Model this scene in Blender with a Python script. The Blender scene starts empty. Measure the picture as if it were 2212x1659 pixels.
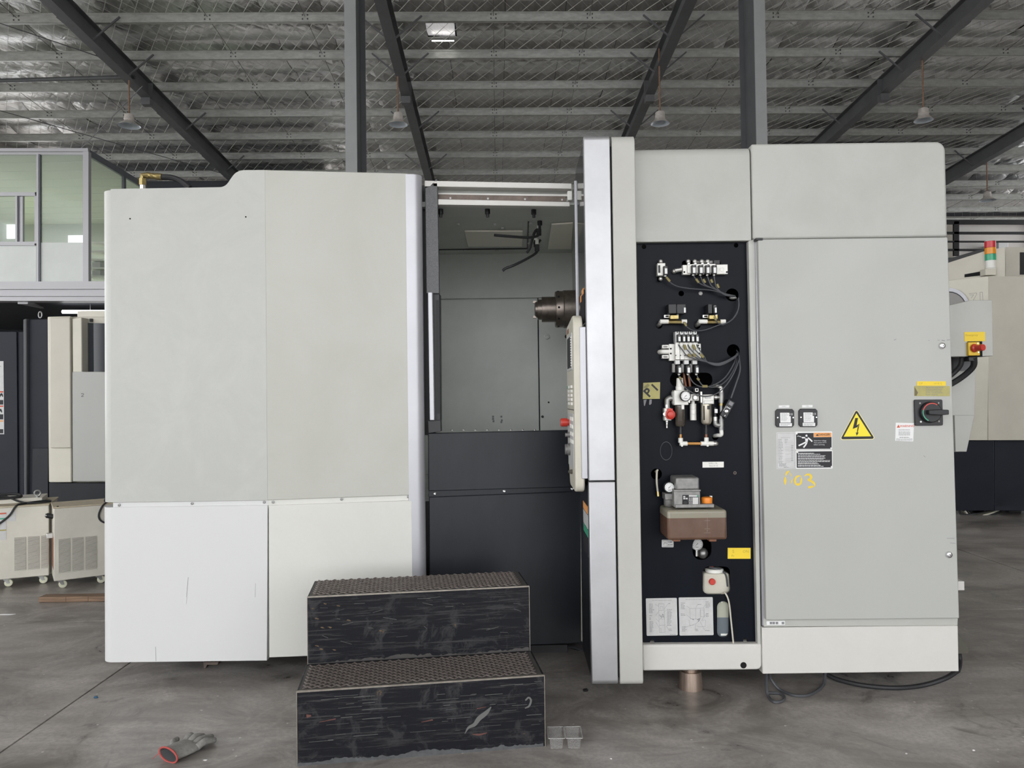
import bpy, math, random
from mathutils import Vector, Matrix
random.seed(7)
scn = bpy.context.scene
COL = scn.collection
# ------------------------------------------------------------------ camera
F, CX, CY = 1660.0, 1106.0, 829.5
ROLL, PITCH, CAMZ = -0.0130, math.atan(30/1660.0), 1.6
_fw = Vector((0, math.cos(PITCH), math.sin(PITCH)))
_r0 = Vector((1, 0, 0)); _u0 = _r0.cross(_fw)
_R = _r0*math.cos(ROLL) + _u0*math.sin(ROLL)
_U = -_r0*math.sin(ROLL) + _u0*math.cos(ROLL)
CAMPOS = Vector((0, 0, CAMZ))
cam = bpy.data.cameras.new('camera'); camo = bpy.data.objects.new('camera', cam)
COL.objects.link(camo)
cam.sensor_width = 36; cam.lens = F/2212*36; cam.clip_end = 200
m = Matrix.Identity(4)
for i in range(3):
    m[i][0] = _R[i]; m[i][1] = _U[i]; m[i][2] = -_fw[i]; m[i][3] = CAMPOS[i]
camo.matrix_world = m
scn.camera = camo
# ------------------------------------------------------------------ light
scn.view_settings.view_transform = 'Standard'
scn.view_settings.look = 'None'
scn.view_settings.gamma = 1
scn.view_settings.exposure = 0.0
world = bpy.data.worlds.new('overcast_sky'); scn.world = world
world.use_nodes = True
bgn = world.node_tree.nodes['Background']
bgn.inputs[0].default_value = (0.965, 0.98, 1.0, 1)
bgn.inputs[1].default_value = 4.0

# ------------------------------------------------------------------ helpers
def ray(px, py):
    return _R*((px-CX)/F) + _U*((CY-py)/F) + _fw
class Pl:                         # a vertical plane  Y = y0 + k*(X - xr)
    def __init__(s, y0, k=0.0, xr=0.0): s.y0, s.k, s.xr = y0, k, xr
    def off(s, d): return Pl(s.y0+d, s.k, s.xr)
    def n(s): return Vector((-s.k, 1, 0)).normalized()
def P(px, py, Y):
    d = ray(px, py)
    if not isinstance(Y, Pl): Y = Pl(Y)
    t = (Y.y0-Y.k*Y.xr)/(d.y-Y.k*d.x)
    return CAMPOS + d*t
def G(px, py, z=0.0):             # point on a horizontal level
    d = ray(px, py); return CAMPOS + d*((z-CAMZ)/d.z)
W = {}
def lk(o, parent, c):
    COL.objects.link(o)
    c = Vector(c); W[o] = c
    if parent is not None:
        o.parent = parent; o.location = c - W[parent]
    else: o.location = c
    return o
def tag(o, label=None, cat=None, group=None, kind=None):
    if label: o['label'] = label
    if cat: o['category'] = cat
    if group: o['group'] = group
    if kind: o['kind'] = kind
    return o
def thing(name, label, cat, loc, group=None):
    o = bpy.data.objects.new(name, None); o.empty_display_size = 0.05
    lk(o, None, loc); return tag(o, label, cat, group)
def inst(src, parent, pos, name=None):
    o = bpy.data.objects.new(name or src.name.split('.')[0], src.data)
    lk(o, parent, pos); o.rotation_euler = src.rotation_euler
    for md in src.modifiers:
        if md.type == 'BEVEL':
            b = o.modifiers.new('bevel', 'BEVEL'); b.width = md.width; b.segments = md.segments; b.limit_method = 'ANGLE'
    return o
def rpoly(pts, r, n=5):           # round the corners of a 2D polygon; r is one value or one per corner
    out = []; N = len(pts)
    for i in range(N):
        p = Vector(pts[i]); a = Vector(pts[i-1]); b = Vector(pts[(i+1) % N])
        ri = r[i] if isinstance(r, (list, tuple)) else r
        if ri <= 1e-6: out.append((p.x, p.y)); continue
        u = (a-p).normalized(); v = (b-p).normalized()
        ang = u.angle(v); t = min(ri/math.tan(ang/2), (a-p).length*.49, (b-p).length*.49)
        rr = t*math.tan(ang/2); c = p + (u+v).normalized()*(rr/math.sin(ang/2))
        s = p+u*t-c; e = p+v*t-c
        a0 = math.atan2(s.y, s.x); a1 = math.atan2(e.y, e.x); d = (a1-a0+math.pi) % (2*math.pi)-math.pi
        for k in range(n+1):
            q = a0+d*k/n; out.append((c.x+rr*math.cos(q), c.y+rr*math.sin(q)))
    return out
class MB:
    def __init__(s): s.v = []; s.f = []; s.mi = []; s.m = 0
    def add(s, vs, fs):
        b = len(s.v); s.v += [Vector(x) for x in vs]
        for f in fs: s.f.append([i+b for i in f]); s.mi.append(s.m)
        return s
    def box(s, x0, y0, z0, x1, y1, z1, M=None):
        vs = [Vector(p) for p in ((x0,y0,z0),(x1,y0,z0),(x1,y1,z0),(x0,y1,z0),(x0,y0,z1),(x1,y0,z1),(x1,y1,z1),(x0,y1,z1))]
        if M is not None: vs = [M @ p for p in vs]
        return s.add(vs, [(0,3,2,1),(4,5,6,7),(0,1,5,4),(1,2,6,5),(2,3,7,6),(3,0,4,7)])
    def prism(s, pts, off):       # 3D polygon + offset vector
        n = len(pts); off = Vector(off); pts = [Vector(p) for p in pts]
        s.add(pts+[p+off for p in pts], [list(range(n)), list(range(2*n-1, n-1, -1))]+[(i, i+n, (i+1) % n+n, (i+1) % n) for i in range(n)])
        return s
    def pp(s, pxs, Y, th, r=0, n=5):   # polygon given where it shows, on plane Y, thickness th behind it
        pl = Y if isinstance(Y, Pl) else Pl(Y)
        q = rpoly(pxs, r, n) if r else pxs
        return s.prism([P(a, b, pl) for a, b in q], pl.n()*th)
    def pb(s, x0, y0, x1, y1, Y0, Y1, r=0):  # upright block: front face rectangle at depth Y0
        a = P(x0, (y0+y1)/2, Y0).x; b = P(x1, (y0+y1)/2, Y0).x
        t = P((x0+x1)/2, y0, Y0).z; l = P((x0+x1)/2, y1, Y0).z
        if r:
            q = rpoly([(a, l), (b, l), (b, t), (a, t)], r)
            return s.prism([(x, Y0, z) for x, z in q], (0, Y1-Y0, 0))
        return s.box(a, Y0, l, b, Y1, t)
    def cyl(s, a, b, r, r2=None, n=16, cap=True):
        a = Vector(a); b = Vector(b); r2 = r if r2 is None else r2
        d = (b-a).normalized(); u = d.orthogonal().normalized(); w = d.cross(u)
        vs = []
        for p, q in ((a, r), (b, r2)):
            for i in range(n):
                t = 2*math.pi*i/n; vs.append(p+(u*math.cos(t)+w*math.sin(t))*q)
        fs = [(i, (i+1) % n, (i+1) % n+n, i+n) for i in range(n)]
        if cap: fs += [list(range(n-1, -1, -1)), list(range(n, 2*n))]
        return s.add(vs, fs)
    def lathe(s, o, d, prof, n=20):   # prof: (distance along d, radius)
        o = Vector(o); d = Vector(d).normalized(); u = d.orthogonal().normalized(); w = d.cross(u); vs = []
        for h, r in prof:
            for i in range(n):
                t = 2*math.pi*i/n; vs.append(o+d*h+(u*math.cos(t)+w*math.sin(t))*max(r, 1e-5))
        fs = []
        for k in range(len(prof)-1):
            for i in range(n): fs.append((k*n+i, k*n+(i+1) % n, (k+1)*n+(i+1) % n, (k+1)*n+i))
        return s.add(vs, fs)
    def ball(s, c, r, n=10, sq=(1, 1, 1)):
        vs = []; fs = []; c = Vector(c)
        for j in range(n//2+1):
            a = math.pi*j/(n//2)
            for i in range(n):
                t = 2*math.pi*i/n; vs.append(c+Vector((r*sq[0]*math.sin(a)*math.cos(t), r*sq[1]*math.sin(a)*math.sin(t), r*sq[2]*math.cos(a))))
        for j in range(n//2):
            for i in range(n): fs.append((j*n+i, (j+1)*n+i, (j+1)*n+(i+1) % n, j*n+(i+1) % n))
        return s.add(vs, fs)
    def tube(s, pts, r, n=8, sub=6, smooth=True):
        pts = [Vector(p) for p in pts]
        if smooth and len(pts) > 2:
            q = [pts[0]*2-pts[1]]+pts+[pts[-1]*2-pts[-2]]; o = []
            for i in range(1, len(q)-2):
                for k in range(sub):
                    t = k/sub; a, b, c, d = q[i-1:i+3]
                    o.append(.5*((2*b)+(c-a)*t+(2*a-5*b+4*c-d)*t*t+(3*b-a-3*c+d)*t**3))
            pts = o+[pts[-1]]
        N = len(pts); vs = []; fs = []; up = None
        for i, p in enumerate(pts):
            d = (pts[min(i+1, N-1)]-pts[max(i-1, 0)]).normalized()
            if up is None: up = d.orthogonal().normalized()
            up = (up-d*up.dot(d)).normalized(); w = d.cross(up)
            rr = r[min(i*len(r)//N, len(r)-1)] if isinstance(r, (list, tuple)) else r
            for k in range(n):
                t = 2*math.pi*k/n; vs.append(p+(up*math.cos(t)+w*math.sin(t))*rr)
        for i in range(N-1):
            for k in range(n): fs.append((i*n+k, i*n+(k+1) % n, (i+1)*n+(k+1) % n, (i+1)*n+k))
        fs += [list(range(n-1, -1, -1)), list(range((N-1)*n, N*n))]
        return s.add(vs, fs)
    def build(s, name, mats, parent=None, bevel=0, smooth=True, label=None, kind=None, M=None, seg=2, ang=35):
        vs = s.v if M is None else [M @ v for v in s.v]
        lo = Vector([min(v[i] for v in vs) for i in range(3)]); hi = Vector([max(v[i] for v in vs) for i in range(3)])
        c = (lo+hi)/2
        me = bpy.data.meshes.new(name); me.from_pydata([v-c for v in vs], [], s.f)
        if not isinstance(mats, (list, tuple)): mats = [mats]
        for mt in mats: me.materials.append(mt)
        if len(mats) > 1: me.polygons.foreach_set('material_index', s.mi)
        if smooth: me.shade_smooth(); me.set_sharp_from_angle(angle=math.radians(ang))
        me.update(); me.validate()
        o = bpy.data.objects.new(name, me); lk(o, parent, c)
        if bevel:
            b = o.modifiers.new('bevel', 'BEVEL'); b.width = bevel; b.segments = seg; b.limit_method = 'ANGLE'; b.angle_limit = math.radians(40)
            b.harden_normals = False
        return tag(o, label, None, None, kind)

# ------------------------------------------------------------------ materials
def nt(name):
    mt = bpy.data.materials.new(name); mt.use_nodes = True; t = mt.node_tree
    return mt, t, t.nodes['Principled BSDF']
def nd(t, typ, **kw):
    n = t.nodes.new(typ)
    for k, v in kw.items(): setattr(n, k, v)
    return n
def coords(t, scale=(1, 1, 1), rot=(0, 0, 0), src='Object'):
    tc = nd(t, 'ShaderNodeTexCoord'); mp = nd(t, 'ShaderNodeMapping')
    mp.inputs['Scale'].default_value = scale; mp.inputs['Rotation'].default_value = rot
    t.links.new(tc.outputs[src], mp.inputs[0]); return mp.outputs[0]
def noise(t, vec, scale, detail=4, rough=.6, dist=0):
    n = nd(t, 'ShaderNodeTexNoise'); n.inputs['Scale'].default_value = scale; n.inputs['Detail'].default_value = detail
    n.inputs['Roughness'].default_value = rough; n.inputs['Distortion'].default_value = dist
    t.links.new(vec, n.inputs['Vector']); return n.outputs[0]
def ramp(t, fac, stops):
    r = nd(t, 'ShaderNodeValToRGB'); e = r.color_ramp.elements
    while len(e) < len(stops): e.new(.5)
    for el, (p, c) in zip(e, stops):
        el.position = p; el.color = (*c, 1) if len(c) == 3 else c
    t.links.new(fac, r.inputs[0]); return r.outputs[0]
def mix(t, fac, a, b, mode='MIX'):
    n = nd(t, 'ShaderNodeMix', data_type='RGBA', blend_type=mode)
    for sock, val in ((n.inputs[0], fac), (n.inputs[6], a), (n.inputs[7], b)):
        if hasattr(val, 'is_output'): t.links.new(val, sock)
        elif isinstance(val, (int, float)): sock.default_value = val
        else: sock.default_value = (*val, 1)
    return n.outputs[2]
def bumpn(t, b, h, strength, dist=.01):
    n = nd(t, 'ShaderNodeBump'); n.inputs['Strength'].default_value = strength; n.inputs['Distance'].default_value = dist
    t.links.new(h, n.inputs['Height']); t.links.new(n.outputs[0], b.inputs['Normal'])
def mat(name, col, rough=.5, metal=0, var=0, scale=6, stretch=(1, 1, 1), bump=0, bscale=200, spec=.5, emit=0, alpha=1, trans=0, col2=None, lo=.35, hi=.7):
    mt, t, b = nt(name)
    b.inputs['Base Color'].default_value = (*col, 1); b.inputs['Roughness'].default_value = rough
    b.inputs['Metallic'].default_value = metal; b.inputs['Specular IOR Level'].default_value = spec
    if var or col2:
        v = coords(t, stretch); n = noise(t, v, scale, 6, .65)
        c2 = col2 or tuple(c*(1-var) for c in col)
        t.links.new(ramp(t, n, [(lo, c2), (hi, col)]), b.inputs['Base Color'])
    if bump:
        v = coords(t, stretch); bumpn(t, b, noise(t, v, bscale, 3), bump, .002)
    if emit: b.inputs['Emission Color'].default_value = (*col, 1); b.inputs['Emission Strength'].default_value = emit
    if alpha < 1: b.inputs['Alpha'].default_value = alpha
    if trans: b.inputs['Transmission Weight'].default_value = trans
    return mt
def paint(name, col, dirt, rough=.42, amt=.5, sc=2.2, fine=60):
    # sheet-metal enamel with cloudy wiping marks and fine orange peel
    mt, t, b = nt(name); v = coords(t)
    a = noise(t, v, sc, 7, .7, .6); f = noise(t, v, fine, 2)
    c = mix(t, ramp(t, a, [(.42, (0, 0, 0)), (.68, (amt,)*3)]), col, dirt)
    c = mix(t, ramp(t, f, [(.3, (.12,)*3), (.7, (0, 0, 0))]), c, dirt)
    t.links.new(c, b.inputs['Base Color']); b.inputs['Roughness'].default_value = rough
    t.links.new(ramp(t, a, [(.3, (rough-.06,)*3), (.75, (rough+.12,)*3)]), b.inputs['Roughness'])
    bumpn(t, b, noise(t, v, 350, 2), .06, .002); return mt

M = {}
M['white1'] = paint('enamel_white', (.455, .46, .43), (.52, .525, .495), .38, .7, 3.0)
M['white1lit'] = paint('enamel_white_lit', (.64, .64, .635), (.62, .62, .615), .4, .5, 1.5)  # lighter copy for lower panels: stronger light low down put into the colour
M['white2'] = paint('enamel_cream', (.50, .50, .455), (.445, .445, .395), .4, .5, 1.4)
M['white2lit'] = paint('enamel_cream_lit', (.68, .675, .635), (.60, .595, .55), .4, .4, 1.2)  # cream brightened in its colour for the light low on the front
M['grey'] = paint('enamel_grey', (.46, .46, .43), (.41, .41, .38), .42, .55, 2.5)
M['door'] = paint('enamel_door', (.445, .45, .425), (.42, .425, .40), .42, .4, 1.6)
M['skirt'] = paint('enamel_skirt', (.64, .625, .59), (.57, .55, .51), .42, .4, 1.5)
M['beige'] = paint('enamel_beige', (.50, .495, .46), (.44, .43, .395), .45, .5, 3)
M['silver'] = mat('brushed_aluminium', (.54, .54, .555), .45, .7, .18, 2.5, bump=.02)
M['silver_paint'] = mat('silver_paint', (.50, .50, .53), .38, .35, .08, 3)
M['navy'] = mat('navy_panel', (.0035, .0055, .011), .40, 0, .4, 7, (1, 1, .25), bump=.03, spec=.12)
M['navyback'] = mat('navy_background', (.014, .017, .027), .5, 0, .25, 3, spec=.3)
M['charcoal'] = mat('charcoal_panel', (.019, .022, .028), .38, 0, .35, 4, (1, 1, .4), spec=.32)
M['speck'] = mat('speckled_black_plastic', (.035, .035, .038), .38, 0, 0, 240, col2=(.10, .10, .105), lo=.4, hi=.62, bump=.2, bscale=260)
M['black'] = mat('black_plastic', (.012, .012, .014), .45)
M['hole'] = mat('dark_cavity', (.004, .004, .005), .9)
M['rubber'] = mat('black_rubber', (.018, .018, .02), .6)
M['greycable'] = mat('grey_cable_sheath', (.075, .078, .085), .5)
M['steel'] = mat('zinc_steel', (.36, .36, .345), .42, .75, .3, 30)
M['chrome'] = mat('chrome', (.72, .72, .72), .14, 1)
M['cast'] = mat('cast_aluminium', (.30, .295, .285), .5, .5, .3, 40, bump=.15, bscale=120)
M['brass'] = mat('brass', (.42, .33, .14), .36, .85, .3, 60)
M['nickel'] = mat('nickel_fitting', (.60, .59, .56), .28, .75)
M['plastw'] = mat('white_plastic', (.80, .79, .74), .4)
M['alu'] = mat('valve_aluminium', (.70, .69, .65), .42, .25, .15, 30)
M['cream'] = mat('cream_plastic', (.60, .57, .48), .45, 0, .1, 8)
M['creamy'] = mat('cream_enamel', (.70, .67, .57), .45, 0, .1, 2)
M['creamshade'] = mat('cream_enamel_shade', (.62, .585, .50), .45, 0, .1, 2)  # darker cream copy; puts the shade of a turned face into the colour
M['chill'] = mat('chiller_enamel', (.66, .63, .55), .5, 0, .14, 3)
M['chilltop'] = mat('stained_chiller_top', (.58, .50, .36), .6, 0, .25, 8)
M['red'] = mat('red_plastic', (.55, .045, .03), .35)
M['orange'] = mat('orange_plastic', (.85, .26, .02), .4)
M['tubeo'] = mat('amber_tube', (.50, .24, .06), .3)
M['tubeb'] = mat('brown_tube', (.26, .10, .05), .4)
M['yellow'] = mat('yellow_plastic', (.78, .50, .03), .45)
M['ystick'] = mat('yellow_sticker', (.86, .62, .03), .5)
M['ytri'] = mat('yellow_warning', (.90, .74, .03), .5)
M['ypale'] = mat('pale_yellow_edge', (.85, .76, .36), .5)
M['gold'] = mat('faded_gold_sticker', (.48, .43, .14), .5, 0, 0, 12, col2=(.36, .32, .12))
M['paper'] = mat('white_sticker', (.80, .80, .79), .5)
M['plate'] = mat('metal_plate', (.60, .60, .59), .45, .1, .12, 20)
M['ink'] = mat('black_ink', (.018, .018, .022), .6)
M['inkg'] = mat('grey_ink', (.22, .22, .23), .6)
M['inkw'] = mat('white_ink', (.78, .78, .78), .6)
M['inkf'] = mat('faded_ink', (.52, .36, .03), .6)
M['inkr'] = mat('red_ink', (.62, .10, .05), .6)
M['inko'] = mat('orange_ink', (.80, .36, .12), .6)
M['crayon'] = mat('yellow_marker', (.84, .60, .06), .7)
M['green'] = mat('green_plastic', (.05, .34, .20), .4)
M['copper'] = mat('bronze_foot', (.50, .39, .32), .35, .75, .3, 12, (6, 6, .3))
M['olive'] = mat('olive_steel', (.085, .08, .062), .6)
M['interior'] = mat('enclosure_grey_green', (.60, .62, .585), .45, 0, .1, 3)
M['lightpanel'] = mat('lamp_diffuser', (.92, .88, .78), .5)
M['spindle'] = mat('spindle_steel', (.24, .205, .18), .34, .85, .3, 30)
M['rail'] = mat('rusty_rail', (.16, .125, .105), .5, .5, .4, 14)
M['glassdoor'] = mat('smoked_door_glass', (.03, .035, .042), .06, 0, spec=.5)
M['steelbeam'] = mat('grey_primer_steel', (.115, .12, .125), .5, .1, .2, 3)
M['rafter'] = mat('dark_grey_steel', (.15, .152, .158), .5, .1, .2, 3)
M['purlin'] = mat('galvanised_purlin', (.62, .63, .595), .42, .35, .3, 14, (.4, 1, 1))
M['sagrod'] = mat('steel_rod', (.20, .20, .19), .5, .5)
M['wire'] = mat('netting_wire', (.95, .95, .92), .5, 0)
M['rust'] = mat('rusty_conduit', (.34, .20, .13), .7, 0, .4, 30)
M['lampbody'] = mat('lamp_housing', (.66, .61, .56), .45, .1, .2, 10)
M['reflector'] = mat('lamp_reflector', (.80, .87, .95), .3, .35)
M['wallfar'] = mat('painted_wall', (.68, .65, .62), .8, 0, .08, 1)
M['walldark'] = mat('dark_cladding', (.045, .05, .06), .7)
M['frame'] = mat('office_aluminium', (.42, .415, .43), .42, .3)
M['framedark'] = mat('office_mullion', (.13, .14, .155), .45, .2)
M['frost'] = mat('frosted_panel', (.70, .73, .70), .35, 0, .08, 2)
M['ofwall'] = mat('office_wall', (.52, .55, .50), .7)
M['ofceil'] = mat('office_ceiling_tile', (.66, .68, .58), .7)
M['wood'] = mat('old_timber', (.30, .19, .12), .75, 0, .55, 7, (.5, 6, 14), bump=.4, bscale=40)
M['glove'] = mat('grey_knit_glove', (.32, .31, .29), .9, 0, .3, 60, bump=.5, bscale=260)
M['gloved'] = mat('dark_glove_lining', (.07, .072, .075), .95)
M['redtrim'] = mat('red_glove_trim', (.42, .075, .065), .8)
M['caster'] = mat('pale_caster_wheel', (.68, .68, .52), .5)
M['tubelamp'] = mat('fluorescent_tube', (1, 1, 1), .4, emit=4)
M['lred'] = mat('stack_red', (.62, .03, .04), .25)
M['lamb'] = mat('stack_amber', (.85, .30, .01), .25)
M['lgrn'] = mat('stack_green', (.03, .38, .20), .25)
M['debris'] = mat('dark_debris', (.01, .01, .01), .9)
M['bluebit'] = mat('blue_debris', (.03, .10, .18), .6)
M['skypatch'] = mat('glowing_roof_sheet', (.75, .74, .74), .3, .3, .3, 6, (5, 1, 1), emit=.45)  # the sheet's own glow stands in for daylight from above
def glassm(name, col, alpha, rough=.05):
    mt, t, b = nt(name); b.inputs['Base Color'].default_value = (*col, 1); b.inputs['Roughness'].default_value = rough
    b.inputs['Alpha'].default_value = alpha; b.inputs['Specular IOR Level'].default_value = .8; return mt
M['glass'] = glassm('office_glass', (.42, .48, .44), .24)
M['clear'] = glassm('clear_plastic', (.60, .59, .58), .12, .08)
M['bowl'] = glassm('smoky_bowl', (.075, .06, .045), .80, .12)
M['bottle'] = glassm('milky_bottle', (.62, .62, .50), .88, .3)
# foil insulation
mt, t, b = nt('foil_insulation'); M['foil'] = mt
v = coords(t, rot=(0, 0, math.radians(45)), src='Object')
wv = nd(t, 'ShaderNodeTexVoronoi', distance='CHEBYCHEV', feature='F1'); wv.inputs['Scale'].default_value = 3.4; wv.inputs['Randomness'].default_value = .05
t.links.new(v, wv.inputs['Vector'])
v2 = coords(t, (1, .5, 1)); n2 = noise(t, v2, 5, 5, .65, .8)
sc_ = nd(t, 'ShaderNodeMath', operation='MULTIPLY'); sc_.inputs[1].default_value = .28; t.links.new(n2, sc_.inputs[0])
add = nd(t, 'ShaderNodeMath', operation='MULTIPLY_ADD'); add.inputs[1].default_value = -.55
t.links.new(wv.outputs['Distance'], add.inputs[0]); t.links.new(sc_.outputs[0], add.inputs[2])
bumpn(t, b, add.outputs[0], .6, .08)
t.links.new(ramp(t, n2, [(.3, (.50, .50, .49)), (.7, (.68, .68, .67))]), b.inputs['Base Color'])
b.inputs['Metallic'].default_value = .9; b.inputs['Roughness'].default_value = .30
# floor concrete
mt, t, b = nt('worn_concrete'); M['floor'] = mt
v = coords(t, src='Generated'); tc = nd(t, 'ShaderNodeNewGeometry'); gp = tc.outputs['Position']
mp = nd(t, 'ShaderNodeMapping'); t.links.new(gp, mp.inputs[0]); mp.inputs['Scale'].default_value = (1, 1.8, 1); mp.inputs['Rotation'].default_value = (0, 0, .5)
a1 = noise(t, mp.outputs[0], .75, 9, .66, 1.0); a2 = noise(t, gp, 1.9, 8, .68, 1.6); a3 = noise(t, gp, 45, 3, .6)
c = ramp(t, a1, [(.36, (.175, .156, .140)), (.48, (.305, .278, .254)), (.62, (.46, .430, .402))])
c = mix(t, ramp(t, a2, [(.5, (0, 0, 0)), (.66, (.55,)*3)]), c, (.58, .54, .505))
c = mix(t, ramp(t, a2, [(.32, (.85,)*3), (.43, (0, 0, 0))]), c, (.115, .104, .096))
c = mix(t, ramp(t, a3, [(.35, (.35,)*3), (.6, (0, 0, 0))]), c, (.20, .186, .175))
sp = nd(t, 'ShaderNodeTexVoronoi'); sp.inputs['Scale'].default_value = 9; t.links.new(gp, sp.inputs['Vector'])
c = mix(t, ramp(t, sp.outputs['Distance'], [(.035, (.8,)*3), (.06, (0, 0, 0))]), c, (.7, .67, .63))
t.links.new(c, b.inputs['Base Color'])
t.links.new(ramp(t, a2, [(.3, (.26,)*3), (.7, (.52,)*3)]), b.inputs['Roughness'])
bumpn(t, b, a3, .12, .004)
# scratched black steel of the steps
def scratched(name, rust):
    mt, t, b = nt(name)
    v = coords(t); h = coords(t, (1.2, 1.2, 26), (0, .03, 0)); d = noise(t, h, 3.2, 6, .75); e = noise(t, v, 9, 8, .72, .8); f = noise(t, v, 4.5, 5, .6)
    c = mix(t, ramp(t, d, [(.52, (0, 0, 0)), (.62, (.7,)*3)]), (.0085, .009, .012), (.065, .063, .065))
    c = mix(t, ramp(t, e, [(.53, (0, 0, 0)), (.62, (.65,)*3)]), c, (.05, .05, .053))
    c = mix(t, ramp(t, e, [(.66, (0, 0, 0)), (.70, (.8,)*3)]), c, rust)
    c = mix(t, ramp(t, d, [(.66, (0, 0, 0)), (.72, (.6,)*3)]), c, (.13, .065, .05))
    c = mix(t, ramp(t, f, [(.35, (.4,)*3), (.6, (0, 0, 0))]), c, (.008, .008, .011))
    t.links.new(c, b.inputs['Base Color']); b.inputs['Roughness'].default_value = .5; b.inputs['Specular IOR Level'].default_value = .18
    bumpn(t, b, e, .15, .004); return mt
M['step'] = scratched('scratched_black_steel', (.19, .115, .05))
M['stepworn'] = mat('worn_steel_edge', (.42, .38, .33), .4, .8, .45, 14, (1, 1, 1))
M['stepdust'] = mat('dusty_steel', (.085, .078, .074), .7, 0, .4, 12)
M['tread'] = mat('expanded_steel', (.27, .232, .21), .42, .45, .35, 30)
# oil tank: amber plastic with oil up to a level
mt, t, b = nt('amber_oil_tank'); M['oil'] = mt
tc = nd(t, 'ShaderNodeTexCoord'); sx = nd(t, 'ShaderNodeSeparateXYZ'); t.links.new(tc.outputs['Generated'], sx.inputs[0])
n = noise(t, tc.outputs['Object'], 9, 4)
c = mix(t, ramp(t, n, [(.35, (0, 0, 0)), (.7, (.55,)*3)]), (.115, .058, .036), (.165, .10, .072))
t.links.new(mix(t, ramp(t, sx.outputs[2], [(.735, (0, 0, 0)), (.745, (1, 1, 1))]), c, (.27, .25, .19)), b.inputs['Base Color'])
b.inputs['Roughness'].default_value = .25; b.inputs['Subsurface Weight'].default_value = .15; b.inputs['Subsurface Radius'].default_value = (.02, .01, .005)

# text as flat print
def text_mesh(mb, s, px, py, hpx, Y, align='CENTER', rot=0, sx=1.0, bold=0.0):
    cu = bpy.data.curves.new('print', 'FONT'); cu.body = s; cu.size = 1; cu.align_x = align; cu.align_y = 'CENTER'; cu.resolution_u = 2
    cu.offset = bold
    o = bpy.data.objects.new('print', cu); COL.objects.link(o)
    dg = bpy.context.evaluated_depsgraph_get(); me = o.evaluated_get(dg).to_mesh()
    pl = Y if isinstance(Y, Pl) else Pl(Y)
    c = P(px, py, pl); k = abs(P(px, py-hpx/2, pl).z-P(px, py+hpx/2, pl).z)/.72
    ux = Vector((1, pl.k, 0)).normalized(); cr, sr = math.cos(rot), math.sin(rot)
    vs = [c+ux*(k*sx*(p.co.x*cr-p.co.y*sr))+Vector((0, 0, k*(p.co.x*sr+p.co.y*cr))) for p in me.vertices]
    mb.add(vs, [list(p.vertices) for p in me.polygons])
    bpy.data.objects.remove(o); bpy.data.curves.remove(cu)
def lines(mb, x0, y0, x1, n, dy, h, Y, rnd=True, gap=0):   # rows of small illegible print
    for i in range(n):
        x = x0; e = x0+(x1-x0)*(random.uniform(.6, 1) if rnd else 1)
        while x < e:
            w = random.uniform(2.0, 6.0); q = min(x+w, e); y = y0+i*dy
            mb.add([P(x, y+h, Y), P(q, y+h, Y), P(q, y, Y), P(x, y, Y)], [(0, 1, 2, 3)]); x = q+random.uniform(.5, .9)
def quad(mb, pts, Y): mb.add([P(a, b, Y) for a, b in pts], [list(range(len(pts)))])
def rect(mb, x0, y0, x1, y1, Y): quad(mb, [(x0, y1), (x1, y1), (x1, y0), (x0, y0)], Y)
def seg(mb, x0, y0, x1, y1, w, Y):
    d = Vector((x1-x0, y1-y0)).normalized()*w/2; nn = Vector((-d.y, d.x))
    quad(mb, [(x0+nn.x, y0+nn.y), (x1+nn.x, y1+nn.y), (x1-nn.x, y1-nn.y), (x0-nn.x, y0-nn.y)], Y)
def stroke(mb, pts, ws, Y):
    if len(pts) > 2:                                 # smooth the brush path
        q = [Vector((*p, w)) for p, w in zip(pts, ws)]; q = [q[0]*2-q[1]]+q+[q[-1]*2-q[-2]]; o = []
        for i in range(1, len(q)-2):
            a, b2, c, d = q[i-1:i+3]
            for k in range(5):
                t = k/5; o.append(.5*((2*b2)+(c-a)*t+(2*a-5*b2+4*c-d)*t*t+(3*b2-a-3*c+d)*t**3))
        o.append(q[-2]); pts = [(v.x, v.y) for v in o]; ws = [max(v.z, .2) for v in o]
    L = []; R_ = []
    for i, p in enumerate(pts):
        a = Vector(pts[max(i-1, 0)]); b = Vector(pts[min(i+1, len(pts)-1)]); d = (b-a).normalized(); w = ws[i]/2
        L.append((p[0]-d.y*w, p[1]+d.x*w)); R_.append((p[0]+d.y*w, p[1]-d.x*w))
    for i in range(len(pts)-1): quad(mb, [L[i], L[i+1], R_[i+1], R_[i]], Y)

# ================================================================== SETTING
YAW = 0.0187
RB = Matrix.Rotation(YAW, 4, 'Z')               # the hall's own axes
def st(name, mb, mt, parent=None, M=None, **k):
    o = mb.build(name, mt, parent, M=M, **k)
    if parent is None: o['kind'] = 'structure'
    return o
# floor: base with separate cast slabs, joints between them
fl = st('floor', MB().box(-40, -30, -.30, 40, 40, -.05), M['hole'])
XE = [-40, -9.3, -2.375, 4.52, 11.4, 40]; YE = [-30, -6, -.9, 5.68, 12.6, 19.5, 26.4, 40]
for i in range(5):
    for j in range(7):
        g = .006
        MB().box(XE[i]+g, YE[j]+g, -.06, XE[i+1]-g, YE[j+1]-g, 0).build('slab', M['floor'], fl, smooth=False)
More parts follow.
